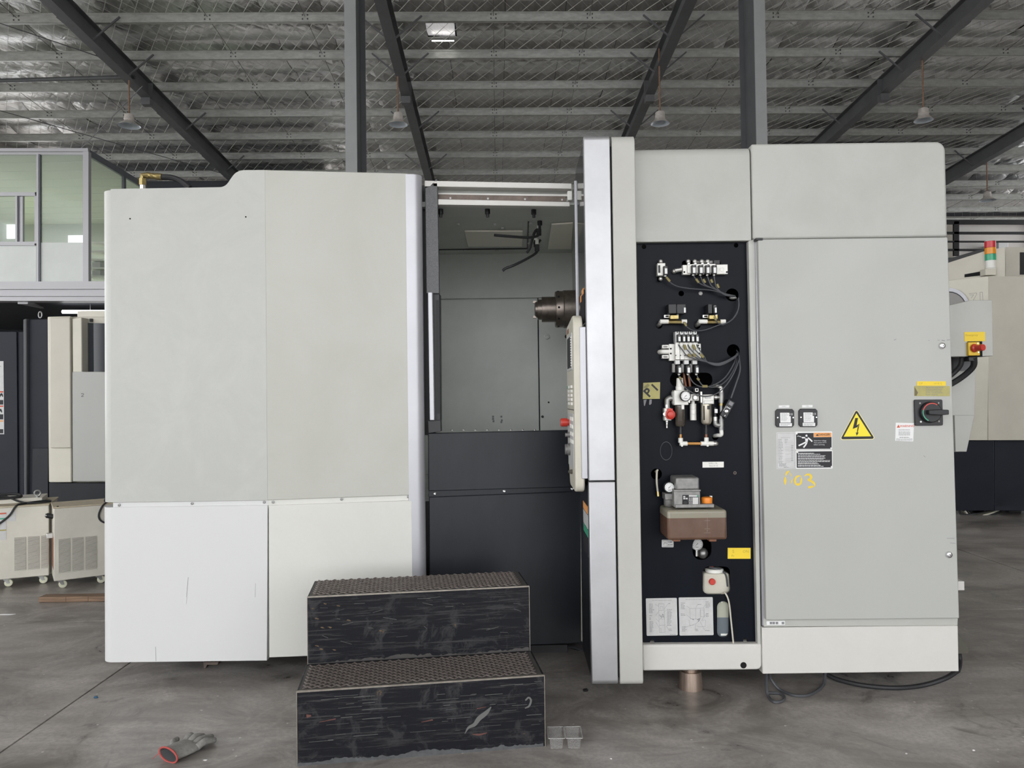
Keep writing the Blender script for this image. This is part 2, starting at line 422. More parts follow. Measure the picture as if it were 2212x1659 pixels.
# roof
S, H0 = .053, 10.0
def zp(y): return H0-S*y                        # underside of the purlins
PH = .20
PY = [15.34+1.5*k for k in range(-5, 11)]       # purlin lines
ce = st('ceiling', MB().prism([(-26, -10, zp(-10)+PH+.12), (26, -10, zp(-10)+PH+.12), (26, 32, zp(32)+PH+.12), (-26, 32, zp(32)+PH+.12)], (0, 0, .05))
        if False else MB().prism([(-26, -10, zp(-10)+PH+.30), (26, -10, zp(-10)+PH+.30), (26, 32, zp(32)+PH+.30), (-26, 32, zp(32)+PH+.30)], (0, 0, .04)), M['walldark'], M=RB)
# quilted foil blanket, laid in strips that sag between the purlins
HX0, HX1, HY0, HY1 = -1.45, -.83, 15.8, 16.55   # patched hole
def strip(x0, x1):
    mb = MB(); nx = 6; ys = []
    y = PY[0]
    for k in range(len(PY)-1):
        for q in range(8): ys.append((PY[k]+1.5*q/8, q/8, k))
    ys.append((PY[-1], 0, 0)); N = len(ys); ph = x0*.35+random.uniform(-.12, .12)
    for (yy, fr, k) in ys:
        for i in range(nx+1):
            u = i/nx; x = x0+(x1-x0)*u
            sag = .15*math.sin(math.pi*fr)**.8*(.8+.25*math.sin(ph+k*1.7)) + .035*math.sin(math.pi*u)*(.6+.4*math.sin(k*2.1+ph))
            if i in (0, nx): sag -= .012
            mb.v.append(Vector((x, yy, zp(yy)+PH+.215-sag)))
    for j in range(N-1):
        for i in range(nx):
            a = mb.v[j*(nx+1)+i]; b_ = mb.v[(j+1)*(nx+1)+i+1]
            cx_, cy_ = (a.x+b_.x)/2, (a.y+b_.y)/2
            if HX0 < cx_ < HX1 and HY0 < cy_ < HY1: continue
            mb.f.append([j*(nx+1)+i, (j+1)*(nx+1)+i, (j+1)*(nx+1)+i+1, j*(nx+1)+i+1]); mb.mi.append(0)
    mb.build('foil_strip', M['foil'], ce, M=RB, ang=60)
x = -24.55
while x < 24:
    strip(x+.004, x+1.24-.004); x += 1.24
# near part of the roof over the photographer, plain
MB().prism([(-25, -10, zp(-10)+PH+.1), (25, -10, zp(-10)+PH+.1), (25, PY[0], zp(PY[0])+PH+.1), (-25, PY[0], zp(PY[0])+PH+.1)], (0, 0, .02)).build('foil_strip', M['foil'], ce, M=RB)
# purlins: C sections
def purlin(y):
    z = zp(y); mb = MB()
    mb.box(-25, y, z, 25, y+.006, z+PH)                 # web towards the viewer
    mb.box(-25, y, z, 25, y+.07, z+.006); mb.box(-25, y, z+PH-.006, 25, y+.07, z+PH)
    mb.box(-25, y-.012, z+PH-.045, 25, y, z+PH-.03)
    return mb.build('purlin', M['purlin'], ce, M=RB, smooth=False)
for y in PY[1:]: purlin(y)
# rafters with flange braces
RX = [-8.05, -2.05, 3.65, 9.2, 14.5]
for rx in RX:
    mb = MB(); y0, y1 = 2.0, 31.5
    def sl(x0, x1, a, b_):
        mb.prism([(x0, y0, zp(y0)+a), (x1, y0, zp(y0)+a), (x1, y0, zp(y0)+b_), (x0, y0, zp(y0)+b_)], (0, y1-y0, zp(y1)-zp(y0)))
    sl(rx-.11, rx+.11, -.40, -.385); sl(rx-.11, rx+.11, -.015, 0); sl(rx-.006, rx+.006, -.385, -.015)
    ro = mb.build('rafter', M['rafter'], ce, M=RB, smooth=False)
    for k in range(len(PY)):
        if k in (2, 5, 6, 8, 10, 12):
            for sgn in (-1, 1):
                y = PY[k]-.03
                MB().tube([(rx+sgn*.62, y, zp(y)+.10), (rx+sgn*.05, y+.02, zp(y)-.37)], .022, 4, smooth=False).build('flange_brace', M['rafter'], ro, M=RB, smooth=False)
    y = 17.9
    pl_ = MB(); pl_.box(rx-.12, y-.006, zp(y)-.40, rx+.12, y+.006, zp(y)-.02); pl_.box(rx-.10, y-.12, zp(y)-.56, rx+.10, y+.06, zp(y)-.40)
    pl_.build('splice_bracket', M['rafter'], ro, M=RB, smooth=False)
# sag rods and bolts
bm_ = MB()
for bay in range(-4, 5):
    for fr in (.36, .70):
        xx = -2.05+5.72*bay+5.72*fr
        if not -22 < xx < 22: continue
        MB().tube([(xx, PY[1], zp(PY[1])+.11), (xx, PY[-1], zp(PY[-1])+.11)], .006, 5, smooth=False).build('sag_rod', M['sagrod'], ce, M=RB)
        for y in PY[1:]:
            for dx in (-.05, .05):
                for dz in (.06, .14): bm_.box(xx+dx-.012, y-.014, zp(y)+dz-.012, xx+dx+.012, y, zp(y)+dz+.012)
bm_.build('purlin_bolts', M['steelbeam'], ce, M=RB, smooth=False, kind='stuff')
# support wires of the blanket, diagonal
wm = MB()
def wires(slope, r):
    dx = .62/2
    a = -24
    while a < 48:
        pts = []
        y0_, y1_ = PY[0], PY[-1]
        xa, xb = a+0*slope, a+slope*(y1_-y0_)
        p0 = Vector((xa, y0_, zp(y0_)+PH+.004)); p1 = Vector((xb, y1_, zp(y1_)+PH+.004))
        def clip(p, q, lim, s_):
            if (p.x-lim)*s_ > 0: return p+(q-p)*((lim-p.x)/(q.x-p.x))
            return p
        if max(p0.x, p1.x) > -24 and min(p0.x, p1.x) < 24:
            q0, q1 = p0, p1
            q0 = clip(q0, p1, 24, 1); q0 = clip(q0, p1, -24, -1); q1 = clip(q1, p0, 24, 1); q1 = clip(q1, p0, -24, -1)
            wm.tube([q0, q1], r, 4, smooth=False)
        a += dx if slope < 0 else dx
        if a > 40: break
def wires2(slope, r, a0, a1, step):
    a = a0
    while a < a1:
        q = []
        for y in (PY[1], PY[-1]): q.append(Vector((a+slope*(y-PY[1]), y, zp(y)+PH+.004)))
        wm.tube(q, r, 4, smooth=False); a += step
wires2(-.64, .0062, -12, 26, .31)
wires2(.64, .0020, -22, 14, .31)
wm.build('netting_wires', M['wire'], ce, M=RB, kind='stuff', smooth=False)
# patched hole: roof sheet glows in place of daylight, bright strips for the gaps
zc = zp(16.2)+PH+.10
hp = MB(); c4 = [(HX0-.02, HY0+.02, .035), (HX1+.02, HY0+.04, .02), (HX1+.01, HY1-.05, .02), (HX0+.05, HY1-.07, .02)]
hp.prism([(a, b_, zp(b_)+PH+.10+d) for a, b_, d in c4], (0, 0, .006))
ho = hp.build('roof_patch', M['skypatch'], ce, M=RB, label='bright torn patch in the foil, self-glowing in place of daylight')
gp_ = MB()
gp_.box(HX0+.12, HY1-.06, zc-.10, HX1-.02, HY1-.01, zc-.095); gp_.box(HX0+.2, HY0+.0, zc-.03, HX1-.18, HY0+.03, zc-.025)
M['gapglow'] = mat('daylight_gap', (1, .98, .92), .5, emit=5)
gp_.build('daylight_gap', M['gapglow'], ce, M=RB)
# tie rods under the roof
tr = M['rafter']
def RP(px, py, drop):                           # point under the roof plane seen at a pixel
    d = ray(px, py); return CAMPOS+d*((H0-drop-CAMZ)/(d.z+S*d.y))
for (a, b_, dr) in (((-60, 30), (260, 138), .35), ((-60, 222), (485, 376), .3), ((308, 186), (178, 318), .5)):
    MB().tube([RP(*a, dr), RP(*b_, dr)], .011, 6, smooth=False).build('tie_rod', M['rafter'], ce)
o = MB().tube([RP(-60, 176, .25), RP(292, 166, .25)], .045, 10, smooth=False).build('service_pipe', M['steelbeam'], ce)
# columns
def column(px0, px1, Y, depth, label):
    a = P(px0, 200, Y).x; b_ = P(px1, 200, Y).x; c = (a+b_)/2; top = zp(Y)
    t_ = thing('steel_column', label, 'column', (c, Y+depth/2, 0), 'steel columns of the hall')
    MB().box(a, Y, 0, b_, Y+.016, top).build('front_flange', M['colface'], t_, smooth=False)
    MB().box(a, Y+depth-.016, 0, b_, Y+depth, top).build('rear_flange', M['steelbeam'], t_, smooth=False)
    MB().box(c-.006, Y+.016, 0, c+.006, Y+depth-.016, top).build('web', M['steelbeam'], t_, smooth=False)  # web and rear flange darker than the face: shade put into the colour
    q = MB(); q.box(a-.05, Y-.05, 0, b_+.05, Y+depth+.05, .03); q.build('base_plate', M['steelbeam'], t_, smooth=False)
M['colface'] = mat('grey_column_paint', (.30, .31, .31), .45, .1, .12, 3)
column(745, 770, 11.3, .75, 'grey steel column rising behind the white machine, left of its door opening')
column(1632, 1656, 11.3, .75, 'grey steel column rising behind the grey electrical cabinet')
# walls
def wall(name, pts, th, mt, holes=()): return st(name, MB().prism(pts, th), mt, M=RB)
bw = MB(); bw.box(-14.4, 31.2, 0, 22.2, 31.4, .6); bw.box(-14.4, 31.2, 5.2, 22.2, 31.4, 9); bw.box(-6.5, 31.2, .6, 12.5, 31.4, 5.2)  # unseen openings at both ends, added to brighten the foil's reflections
for x in (-14.4, -10.5, 16.8, 21.7): bw.box(x, 31.2, .6, x+.4, 31.4, 5.2)
st('wall_back', bw, M['wallfar'], M=RB, smooth=False)
# left wall: cladding under a long band of tall open windows
lw = MB(); lw.box(-14.4, 17, 0, -14.2, 31.2, 5.2); lw.box(-14.4, 17, 8.3, -14.2, 31.2, 9.6); lw.box(-14.4, 25.2, 5.2, -14.2, 31.2, 8.3); lw.box(-14.4, -10, 0, -14.2, 17, .9); lw.box(-14.4, -10, 8.3, -14.2, 17, 10.6)
for y in (-10, -3.4, 3.2, 9.8, 16.6): lw.box(-14.4, y, .9, -14.2, y+.4, 8.3)
for y in (20.8,): lw.box(-14.4, y, 5.2, -14.2, y+.3, 8.3)
st('wall_left', lw, M['wallfar'], M=RB, smooth=False)
rw = MB(); rw.box(22, -10, 0, 22.2, 15, 10.4); rw.box(22, 15, 0, 22.2, 31.2, 5.4); rw.box(22, 15, 8.4, 22.2, 31.2, 9.6)
for y in (15, 20.2, 25.5, 30.8): rw.box(22, y, 5.4, 22.2, y+.35, 8.4)
st('wall_right', rw, M['wallfar'], M=RB, smooth=False)
fw_ = MB(); fw_.box(-14.2, -10.2, 0, -13, -10, 10.8); fw_.box(14, -10.2, 0, 22, -10, 10.8); fw_.box(-13, -10.2, 8.5, 14, -10, 10.8)
st('wall_front', fw_, M['wallfar'], M=RB, smooth=False)
# ================================================================== THE BIG MACHINE
XJ = P(576, 860, 4.40).x
PA = Pl(4.40)                                   # flat left part of the front
PBk = Pl(4.40, .140, XJ)                        # front turns away to the right from here
YR = 4.08                                       # front of the right-hand cabinet
mc = thing('machining_center', 'large white and grey machining center with open door, filling the middle of the hall', 'machine', (0, 5.3, 0))
def part(mb, name, mt, **k): return mb.build(name, M[mt] if isinstance(mt, str) else mt, mc, **k)
# hidden body behind the skins
b_ = MB()
part(MB().box(-2.33, 4.56, .16, -.96, 6.7, 2.80), 'left_body', 'navyback', smooth=False); part(MB().box(.55, 4.48, .16, 2.28, 6.6, 2.86), 'right_body', 'navyback', smooth=False)
b_ = MB(); b_.box(-.95, 4.75, .10, .55, 6.3, .97); part(b_, 'bed', 'black', smooth=False); part(MB().box(-2.0, 5.0, .0, 2.0, 6.2, .16), 'bed_foundation', 'black', smooth=False)
# --- left skins
# its left edge turns round a large radius
def roundedge(x, y0, y1, r, mt, name, depth=.5):
    a = P(x, (y0+y1)/2, PA).x; zt = P(x+20, y0, PA).z; zl = P(x+20, y1, PA).z
    pts = [(a+r-r*math.cos(t), 4.40+r-r*math.sin(t)) for t in [i*math.pi/2/10 for i in range(11)]]
    pts = [(a, 4.40+depth)]+pts+[(a+r, 4.42), (a+r, 4.40+depth)]
    return MB().prism([(p[0], p[1], zl) for p in pts], (0, 0, zt-zl))
RE = .075; pxe = RE*F/4.4
q = [(215+pxe-3.5, 1085.5), (215+pxe-4.5, 408), (486, 404), (511, 367.5), (572.5, 367), (578, 1080.5)]
part(MB().pp(q, PA, .05, [0, 0, 22, 30, 0, 0]), 'upper_left_panel', 'white1', bevel=.0012)
e = roundedge(215, 411, 1085.5, RE, 'white1', 'x'); part(e, 'left_corner_edge', 'white1', ang=25)
part(MB().pp([(215+pxe-3.5, 1431), (215+pxe-3.5, 1096), (578, 1091.5), (576.5, 1427)], PA, .05), 'lower_left_panel', 'white1lit', bevel=.0012)
e = roundedge(215, 1096.5, 1431, RE, 'white1lit', 'x'); part(e, 'left_corner_edge', 'white1lit', ang=25)
part(MB().pp([(244, 1100), (244, 1080), (580, 1075), (580, 1096)], PA.off(.012), .03), 'seam_flange', 'white1lit', bevel=.002)
part(MB().pp([(574, 1080.5), (571.5, 367), (880, 374.5), (889, 1069.5)], PBk.off(.001), .05), 'upper_middle_panel', 'white2', bevel=.003)
part(MB().pp([(581.5, 1420.5), (580.5, 1092), (889.5, 1081), (893, 1408)], PBk, .05), 'lower_middle_panel', 'white2lit', bevel=.003)
part(MB().pp([(579, 1096), (579, 1076), (890, 1066), (890, 1086)], PBk.off(.013), .03), 'seam_flange', 'white2lit', bevel=.002)
# seam screws
sc0 = None
for (x, y, pl) in [(258, 1091, PA), (415.5, 1087.5, PA), (571, 1084.7, PA), (590, 1084.5, PBk), (738, 1078.3, PBk), (882, 1072.8, PBk)]:
    c = P(x, y, pl.off(.012))
    if sc0 is None:
        sc0 = MB().lathe(c, (0, -1, 0), [(0, .008), (.005, .008), (.006, .0065), (.006, .0035), (.003, .003), (.003, 0)], 12).build('seam_screw', M['steel'], mc)
        w0 = W[sc0]-c
    else: inst(sc0, mc, c+w0)
for (x, y) in ((281, 472.5), (531, 468.5)):
    c = P(x, y, PA); MB().cyl(c, c-Vector((0, .0015, 0)), .0045, n=10).build('screw_hole', M['hole'], mc)
# silver upright beside the opening: flat face rolling back on its right edge
pa = P(880.5, 900, PBk); pbx = P(918, 900, PBk.off(.0)).x
zt = P(895, 375.5, PBk).z; zl = P(905, 1412, PBk).z
n_ = PBk.n(); u_ = Vector((1, PBk.k, 0)).normalized(); wdt = (pbx-pa.x)
pr = [Vector((0, .001))]+[Vector((wdt-.055+.055*math.sin(a), .055-.055*math.cos(a))) for a in [i*math.pi/2/10 for i in range(11)]]+[Vector((wdt, .25)), Vector((0, .25))]
mb = MB(); mb.prism([Vector((pa.x, pa.y, zl))+u_*p.x+n_*p.y for p in pr], (0, 0, zt-zl)); part(mb, 'door_post', 'silver_paint', bevel=.003)
xa = P(889.5, 900, PBk).x
# black cover plate and open left door leaf seen edge on
YD = 4.60
part(MB().pp([(921, 634), (918, 406), (928, 402), (942, 386), (945, 387), (949, 634)], YD, .03), 'door_cover_plate', 'speck', bevel=.003)
part(MB().pp([(934, 909), (932, 634), (949.5, 634), (951.5, 909)], YD+.02, .10), 'door_leaf', 'black', bevel=.003)
part(MB().pp([(944, 893), (942, 648), (947, 648), (949, 893)], YD+.015, .02), 'door_seal', 'rubber')
part(MB().pp([(928, 908), (924, 631), (934, 631), (938.5, 908)], YD-.03, .045), 'door_handle_bar', 'silver_paint', bevel=.004)
part(MB().pp([(925.5, 936), (924, 909), (951.5, 907), (952.5, 932)], YD, .08), 'door_foot', 'black', bevel=.002)
part(MB().pp([(912, 940), (909, 400), (936, 400), (940, 940)], YD+.14, .03), 'door_recess', 'black')
# header over the opening
HX = (905, 1240)
part(MB().pp([(917, 402.5), (917, 390), (1235, 396), (1235, 408)], YD, .06), 'header_beam', 'skirt', bevel=.003)
part(MB().pp([(930, 425), (930, 402), (1236, 408), (1236, 425)], YD+.10, .02), 'header_web', 'interior')
part(MB().pp([(946, 433), (946, 419.5), (1222, 424), (1222, 436)], YD+.05, .03), 'guide_rail', 'rail', bevel=.002)
part(MB().pp([(944, 421), (944, 417), (1236, 420), (1236, 424)], YD+.055, .03), 'rail_cap', 'skirt')
part(MB().pp([(946, 442), (946, 430), (1231, 436), (1231, 446)], YD+.01, .06), 'lower_header_beam', 'skirt', bevel=.003)
for x in (973, 1054, 1134, 1214):
    c = P(x, 428+(x-973)*.015, YD+.05); MB().cyl(c, c-Vector((0, .004, 0)), .006, n=10).build('rail_bolt', M['steel'], mc)
part(MB().pb(1226, 412, 1236, 432, YD+.02, YD+.06), 'header_bracket', 'plastw', bevel=.003)
# enclosure interior
ZC = P(1090, 446, 4.70).z; YB = 6.24; IX0, IX1 = -.93, .50
mb = MB(); mb.box(IX0, 4.68, ZC, IX1, YB+.02, ZC+.03); part(mb, 'enclosure_roof', 'interior', smooth=False)
mb = MB(); mb.box(IX0-.02, 4.68, .99, IX0, YB, ZC); part(mb, 'enclosure_left_wall', 'interior', smooth=False)
mb = MB(); mb.box(IX1, 4.62, .99, IX1+.02, YB, ZC); part(mb, 'enclosure_right_wall', 'interior', smooth=False)
zl_ = P(1090, 645, YB).z
mb = MB(); mb.prism([(IX0, YB-.05, zl_), (IX0, YB, ZC), (IX0, YB+.02, ZC), (IX0, YB+.02, zl_)], (IX1-IX0, 0, 0)); part(mb, 'upper_back_panel', 'interior', smooth=False)
xs = P(1164, 800, YB).x
mb = MB(); mb.box(IX0, YB, .99, xs-.004, YB+.02, zl_+.01); part(mb, 'back_panel', 'interior', smooth=False, bevel=.003)
mb = MB(); mb.box(xs+.004, YB-.012, .99, IX1, YB+.02, zl_+.01); part(mb, 'back_panel', 'interior', smooth=False, bevel=.003)
mb = MB(); mb.box(IX0, 4.75, .97, IX1, YB, .99); part(mb, 'enclosure_floor', 'interior', smooth=False)
part(MB().box(-.98, 6.31, .1, .56, 6.35, 2.82), 'rear_cover', 'navyback', smooth=False)
# lamp panels in the enclosure roof
def onceil(pts, th, name, mt):
    return part(MB().prism([G(a, c, ZC-.002) for a, c in pts], (0, 0, -th)), name, mt, bevel=.003)
onceil([(1011, 529.5), (1003, 497), (1130, 497), (1128, 529.5)], .012, 'enclosure_lamp', 'lightpanel')
onceil([(1183, 535), (1191, 482), (1238, 479), (1234, 535)], .012, 'enclosure_lamp', 'lightpanel')
onceil([(948, 540), (948, 538.5), (1138, 536), (1140, 478), (1143, 478), (1141, 538)], .004, 'roof_seam', 'black')
for (x, y) in ((952, 452), (1053, 452), (1153, 453)):
    c = G(x, y, ZC); mb = MB(); mb.cyl(c, c-Vector((0, 0, .03)), .016, n=10); mb.cyl(c-Vector((0, 0, .03)), c-Vector((0, 0, .05)), .010, n=10); part(mb, 'coolant_nozzle', 'black')
for (x, y) in ((989, 483), (1068, 483), (1086, 491), (1146, 481), (1145, 502), (1143, 523), (1074, 540), (1004, 539)):
    c = G(x, y, ZC); MB().cyl(c, c-Vector((0, 0, .012)), .012, n=8).build('roof_bolt', M['interior'], mc)
# coolant hoses hanging from the enclosure roof
def hose(px, name, r=.009, mt='rubber'):
    return part(MB().tube([P(a, c, y) for a, c, y in px], r, 8), name, mt)
hose([(1166, 478, 5.10), (1165, 500, 5.10), (1160, 510, 5.08), (1140, 513, 5.0), (1105, 511, 4.95), (1068, 508, 4.9)], 'coolant_hose')
hose([(1164, 494, 5.12), (1156, 500, 5.12), (1150, 516, 5.12), (1145, 535, 5.12), (1138, 546, 5.12)], 'coolant_hose')
hose([(1160, 530, 5.2), (1159, 545, 5.2), (1140, 558, 5.15), (1110, 573, 5.1), (1092, 580, 5.1), (1086, 585, 5.1)], 'coolant_hose')
hose([(1152, 525, 5.25), (1162, 524, 5.25), (1168, 518, 5.25)], 'coolant_hose', .008)
for (x, y, Y) in ((1166, 477, 5.1), (1164, 499, 5.12), (1160, 533, 5.2), (1158, 524, 5.25)):
    c = P(x, y, Y); mb = MB(); mb.cyl(c+Vector((0, 0, .05)), c+Vector((0, 0, .015)), .012, n=8); mb.m = 1; mb.cyl(c+Vector((0, 0, .015)), c-Vector((0, 0, .03)), .016, n=8)
    mb.build('hose_fitting', [M['plastw'], M['rubber']], mc)
# spindle
YS = 5.45
cz = P(1200, 668.5, YS); x0 = P(1155, 668, YS).x
s = F/YS
prof = [(0, .0), (0, 13/s), (.004, 17/s), (.02, 17/s), (.02, 22/s), (.05, 22/s), (.05, 27.5/s), (.145, 27.5/s), (.145, 38/s), (.155, 39.5/s), (.20, 39.5/s), (.205, 41/s), (.60, 41/s), (.60, 0)]
sp_ = part(MB().lathe((x0, cz.y, cz.z), (1, 0, 0), prof, 32), 'spindle_head', 'spindle')
mb = MB()
for k in range(10):
    a = 2*math.pi*k/10; mb = MB()
    mb.cyl((x0+.165, cz.y+math.cos(a)*39.3/s, cz.z+math.sin(a)*39.3/s), (x0+.165, cz.y+math.cos(a)*40.2/s, cz.z+math.sin(a)*40.2/s), .008, n=8); mb.build('spindle_bolt', M['hole'], sp_)
for dz in (.045, -.06): MB().box(x0-.012, cz.y-.02, cz.z+dz, x0+.01, cz.y+.02, cz.z+dz+.015).build('drive_key', M['spindle'], sp_)
# fittings on the back wall
for (x, y, r, mt_) in ((1181, 727, .024, 'interior'), (1224, 727, .016, 'black'), (1172, 900, .010, 'black'), (1228, 869, .012, 'black'), (1229, 900, .012, 'black'), (1185, 869, .006, 'hole')):
    c = P(x, y, YB-.012); MB().lathe(c, (0, -1, 0), [(0, r), (.012, r), (.014, r*.8), (.014, r*.45), (.006, r*.4), (.006, 0)], 14).build('wall_plug', M[mt_], mc)
for k in range(8):
    c = P(976+k*25.6, 930, YD+.08); MB().lathe(c, (0, 0, 1), [(0, .008), (.006, .008), (.009, .004), (.009, 0)], 8).build('apron_screw', M['steel'], mc)
mb = MB(); [rect(mb, x, y, x+4, y+4, YB-.014) for (x, y) in ((1063, 898), (1063, 903), (1064, 908), (1081, 898), (1082, 906), (1081, 910))]; part(mb, 'worn_marking', 'inkg', kind='stuff')
# dark apron under the opening
PC = PBk.off(.075)
part(MB().pp([(926, 1061), (925, 936), (1232, 929), (1236, 1030), (1247, 1052)], PC, .05), 'upper_apron', 'charcoal', bevel=.004)
part(MB().pp([(926, 1074), (926, 1060), (1250, 1050), (1250, 1064)], PC.off(.012), .03), 'apron_flange', 'charcoal', bevel=.002)
part(MB().pp([(929, 1402), (927, 1074), (1256, 1061), (1258, 1390)], PC.off(-.008), .05), 'lower_apron', 'charcoal', bevel=.006, seg=3)
for (x, y) in ((939.5, 1066.5), (1089.5, 1061), (1236, 1056)):
    c = P(x, y, PC.off(.012)); MB().lathe(c, (0, -1, 0), [(0, .009), (.004, .009), (.006, .006), (.003, .004), (.003, 0)], 12).build('apron_screw', M['chrome'], mc)
part(MB().pp([(1257, 1386), (1256, 1074), (1261, 1074), (1263, 1388)], PC.off(-.03), .03), 'edge_strip', 'creamy', bevel=.002)
part(MB().pp([(1060, 1426), (1060, 1396), (1226, 1392), (1226, 1424)], 4.85, .5), 'base_block', 'black', bevel=.003)
mb = MB(); mb.pp([(1060, 1394), (1060, 1391), (1228, 1387), (1228, 1390)], 4.83, .05); part(mb, 'base_ledge', 'steelbeam')
for k in range(8):
    y0_ = 1396+k*3.2
    part(MB().tube([P(1222, y0_, 4.95+.02*k), P(1245, y0_+4+k*.6, 4.9), P(1272, y0_+17, 4.85), P(1290, y0_+28, 4.8)], .008+.002*(k % 2), 6), 'floor_cable', ('greycable', 'rubber', 'steelbeam')[k % 3])
# --- right post, door edge and operator panel
YP = 3.97
def boxed(px_l, px_r, py0, py1, Y, Y1, name, mt, rt=.03, rb=.0, bevel=.004):
    a = P(px_l, 860, Y).x; b2 = P(px_r, 860, Y).x; zt = P((px_l+px_r)/2, py0, Y).z; zb = P((px_l+px_r)/2, py1, Y).z
    prf = rpoly([(Y, zb), (Y1, zb), (Y1, zt), (Y, zt)], [rb, 0, 0, rt], 8)
    return part(MB().prism([(a, y, z) for y, z in prf], (b2-a, 0, 0)), name, mt, bevel=bevel)
boxed(1269.5, 1326, 291, 1038.5, YP, YP+.06, 'upper_door_edge', 'silver', .045)
boxed(1269.5, 1326, 1041, 1481, YP, YP+.06, 'lower_door_edge', 'silver', 0, .03)
boxed(1330, 1380, 289.5, 1481, YP, 4.5, 'cabinet_post', 'beige', .05, .03)
xs0 = P(1269.5, 860, YP).x; xs1 = P(1326, 860, YP).x
zt = P(1290, 292, YP).z; zm = P(1290, 1050, YP).z; zb = P(1310, 1481, YP).z
mb = MB(); mb.prism([(xs0+.002, y, z) for y, z in rpoly([(YP+.06, zm), (4.52, zm), (4.52, zt-.02), (YP+.06, zt-.02)], .01)], (xs1-xs0-.02, 0, 0)); part(mb, 'sliding_door', 'glassdoor', bevel=.003)
mb = MB(); mb.box(xs0+.002, YP+.06, zb+.02, xs1-.02, 4.52, zm-.004); part(mb, 'lower_door', 'charcoal', bevel=.003)
mb = MB(); mb.box(xs0-.006, 4.52, P(1240, 760, 4.53).z, xs0+.004, 4.545, P(1240, 391, 4.53).z); part(mb, 'door_edge_profile', 'silver_paint', bevel=.002)
part(MB().box(xs1+.0, YP+.03, zb+.03, P(1330, 860, YP).x, 4.4, zt-.05), 'door_gap', 'hole')
# stickers on the door side (seen very obliquely)
def onside(y0, y1, za, zb_, mt, name, x=None, th=.002): return part(MB().box((xs0 if x is None else x)-th, y0, za, (xs0 if x is None else x)+.001, y1, zb_), name, mt)
zS = lambda py: P(1262, py, 4.2).z
onside(4.08, 4.30, zS(700), zS(632), 'ink', 'door_warning_sticker'); onside(4.09, 4.20, zS(640), zS(628), 'inko', 'door_warning_header', th=.003); onside(4.22, 4.30, zS(650), zS(636), 'inko', 'door_warning_header', th=.003)
zS2 = lambda py: P(1275, py, 4.1).z
for (a, c, mt_, nm) in ((1092, 1108, 'inko', 'side_sticker_header'), (1110, 1140, 'plate', 'side_sticker'), (1142, 1158, 'green', 'side_sticker'), (1160, 1200, 'ink', 'side_sticker')):
    onside(4.06, 4.30, zS2(c), zS2(a), mt_, nm)
# operator panel hung on the door side, facing the opening
cp = MB(); prf = rpoly([(4.0, P(1262, 1062, 4.05).z), (4.0, P(1262, 679, 4.05).z), (4.50, P(1236, 705, 4.4).z), (4.50, P(1236, 965, 4.4).z), (4.36, P(1250, 1050, 4.3).z)], [.05, .07, .05, .05, .05], 6)
TH = .068
cp.prism([(xs0-TH, y, z) for y, z in prf], (TH-.018, 0, 0)); panel = part(cp, 'operator_panel', 'cream', bevel=.010, seg=3)
mb = MB(); mb.box(xs0-.035, 3.992, P(1264, 1034, 4.0).z, xs0-.002, 4.45, P(1264, 706, 4.0).z); part(mb, 'panel_mount', 'silver_paint', bevel=.003)
xf = xs0-TH
zz = lambda py: P(1240, py, 4.2).z
def face(y0, y1, p0, p1, mt, name, th=.003): return MB().box(xf-th, y0, zz(p1), xf+.002, y1, zz(p0)).build(name, M[mt], panel, bevel=.001)
face(4.08, 4.42, 722, 800, 'plate', 'screen_bezel', .004); face(4.12, 4.38, 728, 795, 'black', 'screen', .005)
for k in range(12): face(4.088, 4.108, 730+k*5.4, 733.5+k*5.4, 'plastw', 'soft_key', .008)
for r_ in range(5):
    for c_ in range(5): face(4.10+c_*.06, 4.145+c_*.06, 833+r_*9, 839+r_*9, ('plastw', 'cream', 'paper')[c_ % 3] if (r_, c_) != (0, 4) else 'green', 'key', .008)
face(4.02, 4.46, 884, 885.5, 'black', 'panel_seam', .001); face(4.06, 4.44, 893, 1010, 'plate', 'switch_plate', .002)
for r_ in range(4):
    for c_ in range(4): face(4.07+c_*.05, 4.10+c_*.05, 900+r_*16, 908+r_*16, 'plastw', 'key', .006)
def knob(y, py, prof, mt, name):
    return MB().lathe((xf, y, zz(py)), (-1, 0, 0), prof, 20).build(name, M[mt], panel)
knob(4.34, 914, [(0, .018), (.012, .018), (.012, .024), (.045, .024), (.050, .020), (.050, 0)], 'red', 'emergency_stop')
knob(4.30, 941, [(0, .016), (.012, .016), (.014, .011), (.028, .011), (.028, 0)], 'cast', 'mode_switch')
knob(4.30, 973, [(0, .034), (.014, .034), (.018, .029), (.030, .029), (.030, 0)], 'cast', 'feed_dial')
knob(4.18, 1018, [(0, .012), (.012, .012), (.014, .008), (.022, .008), (.022, 0)], 'olive', 'key_switch')
face(4.30, 4.42, 706, 716, 'tubeb', 'panel_badge', .002)
